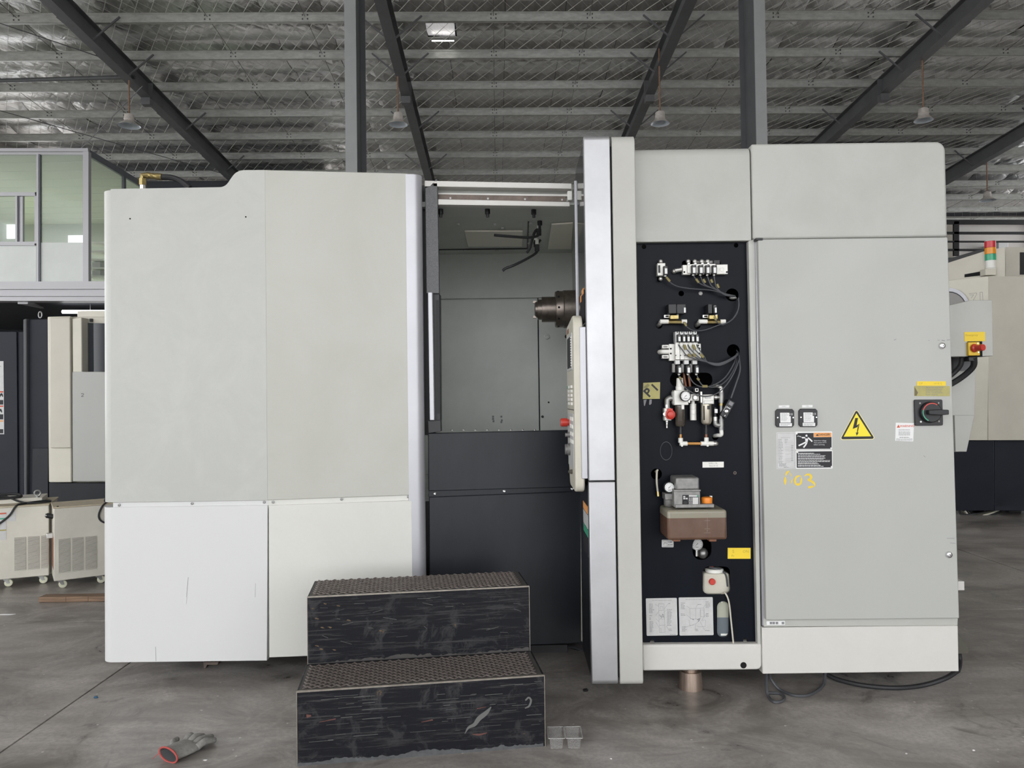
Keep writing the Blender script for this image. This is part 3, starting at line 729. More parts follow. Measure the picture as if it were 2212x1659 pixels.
#@@RIGHT
# --- right cabinet skins
YRp = Pl(YR)
def topround(px0, px1, py0, py1, Y, name, mt, depth=.4, rt=.05, **k):
    a = P(px0, (py0+py1)/2, Y).x; b2 = P(px1, (py0+py1)/2, Y).x; zt = P((px0+px1)/2, py0, Y).z; zb = P((px0+px1)/2, py1, Y).z
    prf = rpoly([(Y, zb), (Y+depth, zb), (Y+depth, zt), (Y, zt)], [0, 0, 0, rt], 8)
    return part(MB().prism([(a, y, z) for y, z in prf], (b2-a, 0, 0)), name, mt, bevel=.003, **k)
topround(1369, 1621.5, 317, 521.5, YR, 'upper_left_cabinet_panel', 'grey')
xa_ = P(1624, 410, YR).x; xb_ = P(2044, 410, YR).x; zt_ = P(1830, 308.5, YR).z; zb_ = P(1830, 514.5, YR).z
part(MB().prism([(x, YR-.004, z) for x, z in rpoly([(xa_, zb_), (xb_, zb_), (xb_, zt_), (xa_, zt_)], [0, 0, .05, 0], 8)], (0, .42, 0)), 'upper_right_cabinet_panel', 'grey', bevel=.012, seg=3)
# navy equipment plate with holes: built round the holes so that they are open
YN = 4.115
def plate_with_holes(x0, y0, x1, y1, holes, Y, th, name, mt):
    # grid of cells, holes cut by boolean
    o = part(MB().pp([(x0[1], y1), (x0[0], y0), (x1[0], y0), (x1[1], y1)], Y, th), name, mt, smooth=False)
    hb = MB()
    for h in holes:
        if len(h) == 3:
            c = P(h[0], h[1], Y); hb.cyl(c-Vector((0, .05, 0)), c+Vector((0, .05, 0)), h[2]*Y/F, n=24)
        else:
            a, b2, c2, d2, r = h; q = rpoly([(a, d2), (c2, d2), (c2, b2), (a, b2)], r, 6)
            hb.prism([P(u, v_, Y)-Vector((0, .05, 0)) for u, v_ in q], (0, .1, 0))
    cut = hb.build('cutter', M['hole'], None, smooth=False)
    md = o.modifiers.new('holes', 'BOOLEAN'); md.object = cut; md.operation = 'DIFFERENCE'; md.solver = 'EXACT'
    dg = bpy.context.evaluated_depsgraph_get(); dg.update()
    me = bpy.data.meshes.new_from_object(o.evaluated_get(dg)); o.modifiers.clear(); o.data = me
    me.materials.clear(); me.materials.append(M[mt])
    for p_ in me.polygons: p_.material_index = 0
    bpy.data.objects.remove(cut); return o
holes = [(1391, 533, 5), (1590, 530, 5), (1409, 1387, 5), (1610, 1383, 5), (1471.6, 634, 6), (1581.5, 637, 14), (1584, 757.5, 14),
         (1473, 563, 1557, 575, 5.5), (1447, 805, 1539, 835, 14), (1418, 1024, 12), (1496, 1160, 1537, 1210, 19), (1517.5, 1223.5, 1578, 1284, 14), (1549, 1299, 1575, 1377, 12.5),
         (1420, 576, 1430, 609, 4.5), (1545, 944, 7), (1424, 703, 7), (1506, 704, 7)]
plate_with_holes((1373, 1389), 523, (1616, 1637), 1391, holes, YN, .012, 'equipment_plate', 'navy')
part(MB().pp([(1390, 1392), (1374, 520), (1622, 520), (1640, 1392)], YN+.35, .01), 'plate_backing', 'hole', smooth=False)
# frame strips round the plate, sill
part(MB().pp([(1636.5, 1391), (1616.5, 521), (1631, 516), (1644, 1392)], YR, .10), 'plate_frame_strip', 'grey', bevel=.003)
q = [(1389, 1449.5), (1388, 1393), (1645.5, 1391), (1646, 1447)]
part(MB().pp(q, YR-.005, .3, [4, 0, 0, 12]), 'cabinet_sill', 'skirt', bevel=.010, seg=3)
c = P(1606, 1437, YR-.005); MB().cyl(c-Vector((0, .001, 0)), c+Vector((0, .02, 0)), .0165, n=20).build('sill_hole', M['hole'], mc)
# electrical cabinet door, hinge strip, skirt
YDR = YR-.035
part(MB().pp([(1647, 1353), (1631, 516.5), (1639, 516.5), (1656, 1353)], YR-.003, .10), 'hinge_strip', 'silver_paint', bevel=.006)
edoor = part(MB().pp([(1655, 1339.5), (1637.5, 517), (2047.5, 512), (2072.5, 1336)], YDR, .035), 'electrical_door', 'door', bevel=.005, seg=3)
part(MB().pp([(1650, 1354), (1650, 1336), (2069, 1332), (2069, 1351)], YR-.004, .1), 'door_threshold', 'grey', bevel=.002)
part(MB().pp([(1647.5, 1456), (1646, 1356), (2069.5, 1351.5), (2071.5, 1450.5)], YR-.012, .30), 'cabinet_skirt', 'skirt', bevel=.004)
part(MB().pp([(2040, 1340), (2036, 516), (2046, 514), (2069, 1340)], YR, .35), 'cabinet_side', 'grey', smooth=False)
part(MB().pb(1656, 1341.5, 1696, 1350.5, YR-.010, YR), 'hinge_plate', 'paper', bevel=.001)
for x in (1663, 1669, 1676, 1689): part(MB().pb(x, 1343.5, x+5, 1348.5, YR-.012, YR-.009), 'hinge_screw', 'inkg')
part(MB().pb(1633, 514, 1648, 519, YR-.04, YR), 'top_hinge', 'black', bevel=.002)
for (x, y) in ((2034, 747), (2049, 1198)):
    c = P(x, y, YDR); o = MB().lathe(c, (0, -1, 0), [(0, .018), (.004, .018), (.012, .0145), (.014, .011), (.014, .004), (.009, .003), (.009, 0)], 20).build('door_lock', M['chrome'], mc)
    MB().box(c.x-.0015, c.y-.0155, c.z-.004, c.x+.0015, c.y-.0139, c.z+.004).build('key_slot', M['hole'], o)
# door furniture
T = .0012
def sticker(px, name, mt, Y=None, th=.0015, r=0, label=None):
    return part(MB().pp(px, (YDR if Y is None else Y)-th, th, r), name, mt, label=label)
def R4(x0, y0, x1, y1, sl=0): return [(x0, y1), (x0, y0), (x1, y0+sl), (x1, y1+sl)]
def pr(mb, name, mt, parent): return mb.build(name, M[mt], parent, smooth=False)
M['olivepeel'] = mat('peeled_backing', (.17, .14, .08), .7)
# two black modules
for (x0, dy, nm) in ((1675.7, 0, 'SUPPLY'), (1726, -.6, 'CTRL')):
    o = part(MB().pp([(x0, 918.5+dy), (x0, 888+dy), (x0+4, 883.5+dy), (x0+36, 883.5+dy), (x0+40, 888+dy), (x0+40, 918.5+dy), (x0+36, 922.7+dy), (x0+4, 922.7+dy)], YDR-.012, .012), 'meter_module', 'black', bevel=.002)
    Ym = YDR-.0124
    mb = MB(); quad(mb, [(x0+10, 913+dy), (x0+9.5, 891.6+dy), (x0+29.5, 891.6+dy), (x0+29.5, 899+dy), (x0+32.5, 899+dy), (x0+32.5, 913+dy)], Ym); rect(mb, x0+8, 914+dy, x0+35, 921+dy, Ym); pr(mb, 'module_label', 'paper', o)
    mb = MB(); lines(mb, x0+12, 893.5+dy, x0+29, 7, 2.5, .7, Ym-.0003); lines(mb, x0+10, 916+dy, x0+33, 2, 2.4, .9, Ym-.0003); pr(mb, 'module_print', 'inkg', o)
    mb = MB(); text_mesh(mb, 'CE', x0+33.5, 895+dy, 4, Ym-.0003); pr(mb, 'module_mark', 'inkw', o)
    for xx in (x0+4, x0+37.5):
        c = P(xx, 902+dy, YDR-.012); MB().cyl(c, c-Vector((0, .002, 0)), .0035, n=10).build('module_screw', M['chrome'], o)
    o = sticker(R4(x0+6.6, 875.7+dy, x0+29.4, 881+dy, -.5), 'module_tag', 'paper'); mb = MB(); text_mesh(mb, nm, x0+18, 878.2+dy, 2.0, YDR-.0018); pr(mb, 'module_tag_print', 'inkg', o)
# rating plate and danger plates
o = sticker(R4(1677, 934, 1718, 1013.5, -.6), 'rating_plate', 'plate', r=1.5)
Yp = YDR-.0018; mb = MB()
for (x, y, x2, y2) in ((1679, 936, 1679.4, 1011.5), (1715.8, 936, 1716.2, 1011.5), (1679, 936, 1716, 936.4), (1679, 1011.2, 1716, 1011.6)): rect(mb, x, y, x2, y2, Yp)
text_mesh(mb, 'ELECTRICAL DEVICE', 1697, 945.5, 1.6, Yp)
lines(mb, 1681, 949, 1692, 16, 3.35, 1.0, Yp); lines(mb, 1695, 949, 1702, 3, 3.35, 1.0, Yp); lines(mb, 1709, 962, 1714, 10, 3.6, 1.0, Yp, False)
lines(mb, 1683, 1001.5, 1705, 3, 2.4, 1.1, Yp); lines(mb, 1693, 1009, 1706, 1, 2, 1, Yp)
pr(mb, 'rating_print', 'inkg', o)
mb = MB()
for y in (953, 956.5, 960, 964, 967.5, 971, 974, 981, 991, 994.5, 998): seg(mb, 1696, y, 1713, y-.3, .35, Yp)
pr(mb, 'rating_boxes', 'inkg', o)
o = sticker(R4(1718.2, 932.5, 1797.5, 971.5, -.6), 'danger_plate', 'paper', r=1.5)
mb = MB(); quad(mb, [(1720, 970), (1719.5, 935.5), (1757.5, 935.2), (1757.5, 944.5), (1796.3, 944.1), (1796.5, 969.5)], Yp); pr(mb, 'danger_black_field', 'ink', o)
mb = MB(); rect(mb, 1757.8, 934.6, 1796, 944, Yp); pr(mb, 'danger_orange_field', 'inko', o)
Yq = Yp-.0003
mb = MB(); text_mesh(mb, 'DANGER', 1780, 939, 4.6, Yq, bold=.01); quad(mb, [(1762.5, 941.5), (1765.2, 937), (1768, 941.5)], Yq); pr(mb, 'danger_word', 'ink', o)
mb = MB(); text_mesh(mb, 'Hazardous voltage', 1758, 952, 2.6, Yq, 'LEFT'); text_mesh(mb, 'Turn power O F F', 1758, 956.4, 2.6, Yq, 'LEFT'); text_mesh(mb, 'before servicing', 1758, 960.7, 2.6, Yq, 'LEFT')
k8 = 1/8.296; X8 = lambda a: 1660+a*k8; Y8 = lambda a: 860+a*k8
def st8(pts, w): stroke(mb, [(X8(a), Y8(b2)) for a, b2 in pts], [w*k8]*len(pts), Yq)
n8 = [(X8(681)+2.3*math.cos(a), Y8(672)+2.3*math.sin(a)) for a in [i*math.pi/6 for i in range(12)]]; quad(mb, n8, Yq)
st8([(600, 708), (700, 710)], 24); st8([(700, 706), (745, 740), (785, 778)], 26); quad(mb, [(X8(655), Y8(700)), (X8(708), Y8(700)), (X8(708), Y8(770)), (X8(690), Y8(800)), (X8(660), Y8(775))], Yq)
st8([(675, 785), (620, 815), (540, 852)], 26); st8([(690, 785), (670, 830), (628, 885)], 26); st8([(515, 685), (540, 678), (560, 690), (575, 685), (590, 705)], 8)
pr(mb, 'danger_print', 'inkw', o)
for (x, y) in ((1720.8, 936.8), (1795, 968)):
    c = P(x, y, YDR-.0015); MB().cyl(c, c-Vector((0, .0025, 0)), .004, n=10).build('rivet', M['nickel'], o)
o = sticker(R4(1719, 973, 1798.5, 1012.5, -.6), 'instruction_plate', 'paper', r=1.5)
mb = MB(); quad(mb, [(1721, 1010.5), (1720.7, 975.5), (1797, 974.7), (1797.2, 1009.8)], Yp); pr(mb, 'instruction_field', 'ink', o)
mb = MB()
for g_, (y, x2) in enumerate(((978.5, 1776), (983.8, 1787), (989, 1786), (994.2, 1795), (999.3, 1792), (1004.5, 1790))): lines(mb, 1723.5, y, x2, 2, 2.2, 1.05, Yq)
pr(mb, 'instruction_print', 'inkw', o)
for (x, y) in ((1722.5, 977), (1796, 1008)):
    c = P(x, y, YDR-.0015); MB().cyl(c, c-Vector((0, .0025, 0)), .004, n=10).build('rivet', M['nickel'], o)
# high-voltage triangle
o = part(MB().pp([(1813.5, 950.5), (1850, 882.5), (1892, 949)], YDR-.0015, .0015, 4), 'voltage_triangle', 'ypale', label='yellow high voltage warning triangle')
mb = MB(); quad(mb, rpoly([(1815.5, 949), (1850, 884.8), (1889.5, 947.8)], 3), Yp); pr(mb, 'triangle_border', 'ink', o)
mb = MB(); quad(mb, [(1822.5, 943.3), (1850, 892.5), (1882, 942.6)], Yq); pr(mb, 'triangle_field', 'ytri', o)
mb = MB(); Yr = Yq-.0003; quad(mb, [(1847.5, 903), (1853.5, 903), (1850, 921), (1842, 926.5)], Yr); quad(mb, [(1842, 926.5), (1850, 919), (1857, 915), (1852.5, 922.5)], Yr)
quad(mb, [(1852.5, 924), (1857, 915), (1852, 938), (1850.3, 938)], Yr); quad(mb, [(1848.5, 933.5), (1851, 935), (1855, 934), (1850.5, 941.5)], Yr); pr(mb, 'lightning_bolt', 'ink', o)
# hand-written number
mb = MB(); Yg = YDR-.0006
def s8(pts, ws): stroke(mb, [(X8(a), Y8(b2)) for a, b2 in pts], [w*k8 for w in ws], Yg)
s8([(308, 1390), (325, 1345), (352, 1315), (375, 1312)], [14, 34, 26, 12]); s8([(375, 1325), (395, 1360), (412, 1400)], [8, 12, 18]); s8([(305, 1410), (300, 1480), (305, 1555)], [14, 46, 14]); s8([(435, 1440), (418, 1490), (408, 1530)], [6, 22, 10])
s8([(590, 1400), (545, 1395), (500, 1415), (478, 1470), (490, 1530), (530, 1550), (575, 1525), (590, 1460), (585, 1420)], [8, 22, 34, 34, 36, 40, 36, 30, 14])
s8([(645, 1395), (690, 1370), (735, 1372), (765, 1410), (745, 1450), (705, 1465), (760, 1485), (810, 1520), (828, 1560), (810, 1590)], [12, 30, 40, 44, 40, 22, 36, 40, 20, 12]); s8([(815, 1580), (770, 1590), (710, 1600)], [12, 38, 40])
part(mb, 'handwritten_number', 'crayon', smooth=False, label='yellow hand-painted 03 mark')
# warning sticker
o = sticker([(1934, 952), (1935, 913), (1974.5, 914), (1972.7, 953.5)], 'warning_sticker', 'paper'); mb = MB()
text_mesh(mb, 'WARNING', 1959.5, 920.5, 4.6, Yp, bold=.015); quad(mb, [(1937, 923.8), (1940.8, 917), (1944.3, 923.8)], Yp); pr(mb, 'warning_word', 'inkr', o)
mb = MB(); lines(mb, 1941, 928, 1966, 1, 2, 1.2, Yp, False); lines(mb, 1941, 932, 1966, 6, 1.6, .7, Yp, False); lines(mb, 1943, 944, 1964, 1, 2, 1.4, Yp, False); lines(mb, 1936, 947.5, 1971, 3, 1.6, .7, Yp, False); pr(mb, 'warning_print', 'inkg', o)
# yellow strips above main switch
o = sticker(R4(1981, 823.7, 2043, 833.3, 0), 'switch_strip', 'ystick', th=.002); mb = MB(); text_mesh(mb, 'OP', 1989, 828.6, 4.4, YDR-.0023); text_mesh(mb, 'HI 匠1(', 2026, 828.6, 4.0, YDR-.0023) if False else text_mesh(mb, 'HI IE !(', 2026, 828.6, 4.2, YDR-.0023); pr(mb, 'strip_print', 'inkf', o)
o = sticker(R4(1975, 833.6, 2052, 855.6, .2), 'gold_sticker', 'gold', r=1.5); mb = MB(); lines(mb, 2000, 836.5, 2038, 5, 3.9, 1.1, Yp); pr(mb, 'gold_print', 'inkg', o)
mb = MB(); quad(mb, [(1975.6, 854.8), (1975.6, 835.5), (1983, 848), (1980, 854.8)], Yp); pr(mb, 'peeled_corner', 'olivepeel', o)
# main switch
o = part(MB().pp([(1977.5, 919.5), (1976, 863.3), (2036, 863), (2037.5, 919)], YDR-.014, .014, 3), 'main_switch', 'black', bevel=.002)
c = P(2008.5, 890.5, YDR-.014); pxm = 4.05/F
MB().lathe(c, (0, -1, 0), [(0, 23*pxm), (.018, 22*pxm), (.022, 20*pxm), (.022, 0)], 32).build('switch_rotor', M['black'], o)
def arc(a0, a1, mt, nm):
    mb = MB(); n = 14; vs = []
    for i in range(n+1):
        a = a0+(a1-a0)*i/n
        for r in (18.2*pxm, 20.4*pxm): vs.append(c+Vector((r*math.cos(a), -.0232, r*math.sin(a))))
    mb.add(vs, [(2*i, 2*i+1, 2*i+3, 2*i+2) for i in range(n)]); mb.build(nm, M[mt], o, smooth=False)
arc(math.radians(55), math.radians(165), 'red', 'red_arc'); arc(math.radians(165), math.radians(245), 'green', 'green_arc')
hb = MB(); hb.prism([c+Vector((x*pxm, -.022, z*pxm)) for x, z in rpoly([(-12, -4), (12, -6), (30, -5), (30, 5), (12, 6), (-12, 5)], 2)], (0, -.028, 0)); hb.build('switch_handle', M['black'], o, bevel=.003)
for (x, y, mt_) in ((1987, 871, 'cast'), (2027, 870.5, 'cast'), (1989, 911, 'paper'), (2028, 910, 'cast')):
    d = P(x, y, YDR-.014); MB().cyl(d, d-Vector((0, .002, 0)), .005, n=10).build('switch_screw', M[mt_], o)
# scuffs on the door
mb = MB()
for (x, y, x2, y2, w) in ((1931, 735, 1936, 732.5, 1.1), (2005, 735, 2008, 735.5, .9), (2025, 735, 2030, 735, .9), (2034, 735, 2041, 736, 1.4), (2045, 735, 2052, 734, 1.2), (2045, 1163, 2062, 1163, .9), (2052, 1173, 2064, 1174, .8), (1995, 984, 1999, 988, .8)): seg(mb, x, y, x2, y2, w, Yg)
part(mb, 'paint_scuffs', 'inkg', smooth=False, kind='stuff')
mb = MB()
for (x, y, x2, y2, w) in ((406.5, 1247, 403, 1290, .9), (336, 1397, 337, 1428, .8), (552, 1260, 551, 1290, .6), (404, 1290, 402, 1305, .5)): seg(mb, x, y, x2, y2, w, PA.off(-.0008))
part(mb, 'paint_scratches', 'inkg', smooth=False, kind='stuff')
# --- box with emergency stop on the far right flank
YE_ = 4.62
hx = part(MB().pp([(1926, 773), (1922, 700), (2048, 660), (2095, 649), (2143.5, 648), (2145.5, 769)], YE_, .10), 'side_control_box', 'grey', bevel=.003)
o = part(MB().pb(2090.5, 737.5, 2122, 771, YE_-.0015, YE_+.03), 'stop_recess', 'hole')
o = part(MB().pb(2092, 739, 2117, 768, YE_-.02, YE_+.02), 'stop_button_box', 'yellow', bevel=.003)
c = P(2104, 752, YE_-.02); d = Vector((.35, -1, 0)).normalized()
MB().lathe(c, d, [(0, .026), (.01, .024), (.016, .017), (.045, .017), (.045, .021), (.062, .019), (.064, 0)], 20).build('stop_button', M['red'], o)
for (x, y) in ((2112, 741.5), (2113.5, 761)):
    e_ = P(x, y, YE_-.02); MB().cyl(e_, e_-Vector((0, .002, 0)), .004, n=8).build('box_screw', M['chrome'], o)
o = part(MB().pb(2083.5, 717, 2128, 737.3, YE_-.002, YE_), 'stop_label', 'ystick'); mb = MB(); text_mesh(mb, 'Emergency', 2099, 724, 4.4, YE_-.0024); pr(mb, 'stop_label_print', 'inkf', o)
part(MB().tube([P(2104, 772, YE_), P(2103, 790, YE_+.02), P(2090, 805, YE_+.05), P(2070, 820, YE_+.08), P(2050, 832, YE_+.1)], .018, 10), 'stop_cable', 'rubber')
part(MB().tube([P(2078, 772, YE_+.05), P(2075, 788, YE_+.06), P(2064, 802, YE_+.08), P(2045, 818, YE_+.1)], .015, 10), 'stop_cable', 'rubber')
part(MB().pb(2093, 771, 2112, 780, YE_-.01, YE_+.05), 'cable_gland', 'black', bevel=.003)
part(MB().pp([(1930, 978), (1930, 772), (2103, 772), (2107, 792), (2105, 897), (2088, 976)], YE_+.16, .03), 'side_cover', 'grey', bevel=.002)
part(MB().pp([(2064, 975.5), (2062, 897), (2105, 897), (2088, 975.5)], YE_+.14, .03), 'side_cover_lower', 'grey', bevel=.002)
part(MB().pb(2060, 768, 2104, 800, YE_+.13, YE_+.16), 'side_bracket', 'steelbeam')
# bottom right bits
part(MB().pp([(2070, 1412), (2069, 1368), (2092, 1402), (2092, 1411)], 4.3, .15), 'levelling_bracket', 'olive')
part(MB().pb(2068, 1256, 2083, 1275, 4.2, 4.3), 'side_tab', 'skirt')
part(MB().tube([P(2070, 1400, 4.35), P(2074, 1425, 4.35), P(2071, 1445, 4.3), P(2060, 1452, 4.25)], .012, 8), 'flank_hose', 'rubber')
# --- feet
def foot(px, py0, py1, wpx, Y, mt='copper'):
    g = G(px, py1); r = wpx/2*g.y/F; top = P(px, py0, g.y).z+.05
    part(MB().lathe((g.x, g.y+r*.0, 0), (0, 0, 1), [(0, 0), (0, r), (.02, r), (top-.04, r*.92), (top-.04, r*.62), (top+.05, r*.62), (top+.05, 0)], 28), 'levelling_foot', mt)
foot(1492, 1452, 1486, 50, 4.2)
for (x, w) in ((1420, 44), (1555, 28)): part(MB().box(P(x-w/2, 1440, 4.7).x, 4.6, .03, P(x+w/2, 1440, 4.7).x, 4.8, .18), 'base_foot', 'black', bevel=.01)
g = G(462, 1443); part(MB().pp([(441, 1450), (439, 1430), (472, 1430), (470, 1436), (447, 1436), (443, 1446)], g.y, .05), 'levelling_bracket', 'rail')
# hose on top left
YH = 4.75
part(MB().tube([P(308.5, 412, YH), P(308.5, 398, YH)], .017, 10, smooth=False), 'hose_stub', 'nickel')
part(MB().tube([P(308.5, 400, YH), P(308.5, 386, YH)], .022, 6, smooth=False), 'hose_nut', 'brass')
part(MB().tube([P(308.5, 388, YH), P(308.5, 379, YH), P(320, 379, YH)], .018, 10, smooth=False), 'hose_elbow', 'brass')
part(MB().tube([P(318, 379, YH), P(328, 380, YH), P(350, 382.5, YH)], [.020, .018, .021], 10), 'hose_coupling', 'brass')
part(MB().tube([P(348, 382.3, YH), P(372, 384, YH), P(392, 392, YH), P(410, 406, YH)], .018, 10), 'top_hose', 'rubber')
# small steel flag at the left, below the seam: bolts seen past the edge
#@@PNEU
# --- pneumatics on the navy plate
K = YN/F                                         # metres per pixel on the plate
def pt(x, y, d=0.0): return P(x, y, YN)-Vector((0, d, 0))
def blk(x0, y0, x1, y1, d0, d1, name, mt, parent=None, bevel=.0015):
    a = pt(x0, y1); b2 = pt(x1, y0)
    return MB().box(a.x, YN-d1, a.z, b2.x, YN-d0, b2.z).build(name, M[mt], parent or mc, bevel=bevel)
def ballfit(x, y, r, d, parent, mt='nickel'):
    mb = MB(); mb.ball(pt(x, y, d), r*K, 12); return mb.build('push_fitting', M[mt], parent)
def conn(x, y, parent, w=9, h=19, d=.06):       # black coil connector with white tag
    o = blk(x-w/2, y-h/2, x+w/2, y+h/2, .015, d, 'coil_connector', 'black', parent, .002)
    blk(x-w/4, y-h/2+5, x+w/3, y+h/2-2, d, d+.002, 'connector_tag', 'paper', parent)
    mb = MB(); mb.ball(pt(x-.5, y-h/2+2.5, d), 1.4*K, 8); mb.build('connector_screw', M['nickel'], parent)
    mb = MB(); mb.ball(pt(x, y+h/2+1.2, d*.75), 2.8*K, 8, (1, 1, .8)); mb.build('cable_boot', M['plastw'], parent)
def cable(pts, name='valve_cable', r=1.25, mt='greycable'): return part(MB().tube([pt(*p) for p in pts], r*K, 7), name, mt)
def sleeve(x, y, x2, y2, d=.05, r=2.6): return part(MB().tube([pt(x, y, d), pt(x2, y2, d)], r*K, 6, smooth=False), 'wire_marker', 'olivetag')
M['olivetag'] = mat('olive_wire_marker', (.26, .22, .09), .6)
# single valve
v1 = blk(1417.5, 571, 1434, 598, 0, .04, 'single_valve', 'alu'); conn(1433.5, 588, v1)
ballfit(1425, 567, 4.8, .03, v1); ballfit(1424.5, 604.5, 4.8, .03, v1); blk(1419, 576, 1423, 592, .04, .044, 'valve_clip', 'black', v1)
# four-station manifold
v2 = blk(1472, 573.5, 1568, 595.5, 0, .035, 'upper_manifold', 'alu')
blk(1481, 573, 1541, 593, .035, .045, 'valve_row', 'alu', v2)
for i, x in enumerate((1493, 1508, 1522.5, 1537)): conn(x, 586.5, v2, 9.5, 19, .065)
for x in (1484, 1498, 1513, 1525.5):
    ballfit(x, 567, 5.2, .03, v2); blk(x-2.5, 570, x+2.5, 576, .02, .045, 'fitting_nut', 'nickel', v2)
ballfit(1455.5, 587, 5.5, .01, v2); MB().tube([pt(1455, 587, .03), pt(1470, 584.5, .03)], 4.6*K, 10, smooth=False).build('elbow_fitting', M['nickel'], v2)
blk(1540, 563, 1553, 572, -.01, .02, 'vent_cover', 'black', v2); blk(1498, 563, 1540, 570, -.02, .0, 'rear_hose_bundle', 'cast', v2)
for x in (1475, 1566): MB().cyl(pt(x, 590, .035), pt(x, 590, .037), 2*K, n=10).build('mounting_hole', M['hole'], v2)
for x in (1543, 1556): MB().lathe(pt(x, 584, .035), (0, -1, 0), [(0, 5*K), (.002, 5*K), (.002, 3.5*K), (.001, 3.4*K), (.001, 0)], 18).build('blank_port', M['alu'], v2)
part(MB().lathe(pt(1513, 634), (0, -1, 0), [(0, 5*K), (.005, 5*K), (.007, 4*K), (.007, 0)], 6), 'hex_plug', 'cast')
# cables to upper hole
cable([(1434, 601, .05), (1443, 612, .045), (1460, 621, .04), (1490, 626, .04), (1530, 629, .04), (1555, 636, .05), (1580, 641, .01), (1590, 640, -.05)])
for i, (x, y0, xm) in enumerate(((1494, 600, 1507), (1508, 600, 1517), (1523, 600, 1531), (1537, 600, 1541))):
    cable([(x, y0, .05), (xm, 616+i*2, .055), (1540+i*3, 628+i, .05), (1560, 637+i, .05), (1582, 640+i*.8, .03), (1594, 637, -.05)])
    if i < 3: sleeve(x+4+i*1.5, 606+i*.5, x+10, 614, .055)
sleeve(1543, 617, 1547, 625, .055); sleeve(1435, 602, 1443, 611, .05)
cable([(1592, 645, .03), (1590, 668, .045), (1578, 690, .05), (1560, 702, .05), (1550, 703, .055), (1541, 696, .06), (1537, 684, .06)])
cable([(1472, 697, .05), (1478, 707, .05), (1495, 716, .045), (1520, 714, .045), (1545, 705, .05), (1570, 697, .05), (1587, 678, .045), (1592, 652, .03), (1588, 642, -.03)])
sleeve(1473, 698, 1478, 706); sleeve(1537, 686, 1540, 694, .06)
# gland under the hole
part(MB().ball(pt(1582, 644, .01), 6*K, 10, (1.4, 1, .7)), 'cable_gland', 'steel')
# two solenoid valves
def solenoid(x0, coil, tagx, nm_x):
    o = MB().tube([pt(x0, 697, .035), pt(x0+28, 697, .035)], 4.3*K, 6, smooth=False).build('solenoid_valve', M['brass'], mc, bevel=.001)
    blk(x0+2, 683, x0+20, 692, .02, .06, 'valve_bonnet', 'brass', o, .002)
    blk(x0-9, 681, x0+4, 688, .01, .03, 'valve_bracket', 'nickel', o); blk(x0-6, 683, x0+1, 686.5, .03, .032, 'bracket_slot', 'hole', o)
    blk(x0+17, 681, x0+22, 687, .02, .04, 'valve_bracket', 'nickel', o)
    for (a, b2) in coil: blk(a, 660, b2, 681, .01, .075, 'solenoid_coil', 'black', o, .003)
    blk(tagx-2, 668, tagx+2, 679, .075, .078, 'coil_tag', 'paper', o)
    for sx_, ex in ((x0-18, x0), (x0+28, x0+39)):
        MB().tube([pt(sx_, 696+.0, .035), pt(ex, 696, .035)], 4.8*K, 10, smooth=False).build('pipe_fitting', M['plastw'], o)
    mb = MB(); mb.tube([pt(x0-16, 697, .035), pt(x0-18, 701, .02), pt(x0-18, 703, -.03)], 4.8*K, 10); mb.build('elbow_fitting', M['nickel'], o)
    return o
solenoid(1441, ((1438, 1455), (1455.5, 1475)), 1472.5, 0); solenoid(1524, ((1522, 1531),), 1538, 0)
c_ = blk(1534, 662, 1542, 680, .02, .06, 'coil_connector', 'black'); mb = MB(); mb.ball(pt(1538, 664, .06), 2.2*K, 8); mb.build('connector_screw', M['nickel'], c_)
# five-station manifold
v3 = blk(1443, 743, 1511, 780, 0, .03, 'lower_manifold', 'alu')
for i, x in enumerate((1458.6, 1468.6, 1478, 1487.5, 1497)):
    w = blk(x-4.4, 741, x+4.4, 778, .03, .06, 'valve_slice', 'alu', v3); blk(x-4, 718, x+3.5, 741, .0, .05, 'valve_head', 'plate', v3); blk(x-1, 718, x+1, 721, .05, .052, 'head_slot', 'black', v3)
    conn(x+2.3, 733, v3, 7.5, 17, .075)
    MB().cyl(pt(x-4, 769, .06), pt(x-4, 769, .063), 1.3*K, n=8).build('slice_screw', M['black'], v3)
for x in (1459, 1478, 1496):
    blk(x-5, 779, x+5, 788, .02, .055, 'valve_tail', 'plate', v3); blk(x-9, 786, x-3, 805, .0, .03, 'valve_tail', 'cast', v3); conn(x+3, 799, v3, 8.5, 18, .07)
for (x, y) in ((1446.5, 754), (1446.5, 764.5), (1505, 747), (1508, 753.5), (1508, 764)): MB().cyl(pt(x, y, .03), pt(x, y, .032), 1.9*K, n=10).build('mounting_hole', M['hole'], v3)
mb = MB(); mb.tube([pt(1443, 760.5, .03), pt(1430, 760.5, .03), pt(1425, 760.5, .0), pt(1425, 760.5, -.03)], 5*K, 10); mb.build('elbow_fitting', M['plastw'], v3)
for y in (746, 767.5):
    o = blk(1427, y, 1441, y+8, .015, .045, 'muffler', 'alu', v3)
    for k in range(3): blk(1430+k*3, y+2, 1431.6+k*3, y+6.5, .045, .046, 'muffler_slot', 'hole', v3)
for i, (x, sx_) in enumerate(((1460, 1480), (1471, 1492), (1480, 1500), (1490, 1508), (1499, 1513))):
    cable([(x, 746, .06), (x+6, 756+i, .075), (sx_, 772, .08), (1518+i, 783+i*.5, .075), (1545, 786+i*1.2, .07), (1570, 777+i, .06), (1590, 764+i*.6, .03), (1597, 755, -.05)])
    if i in (1, 3): sleeve(x, 747, x+4, 757, .078, 2.8)
sleeve(1478, 767, 1484, 772, .085, 2.8); sleeve(1489, 766, 1494, 772, .085, 2.8); sleeve(1505, 767, 1511, 774, .085, 3)
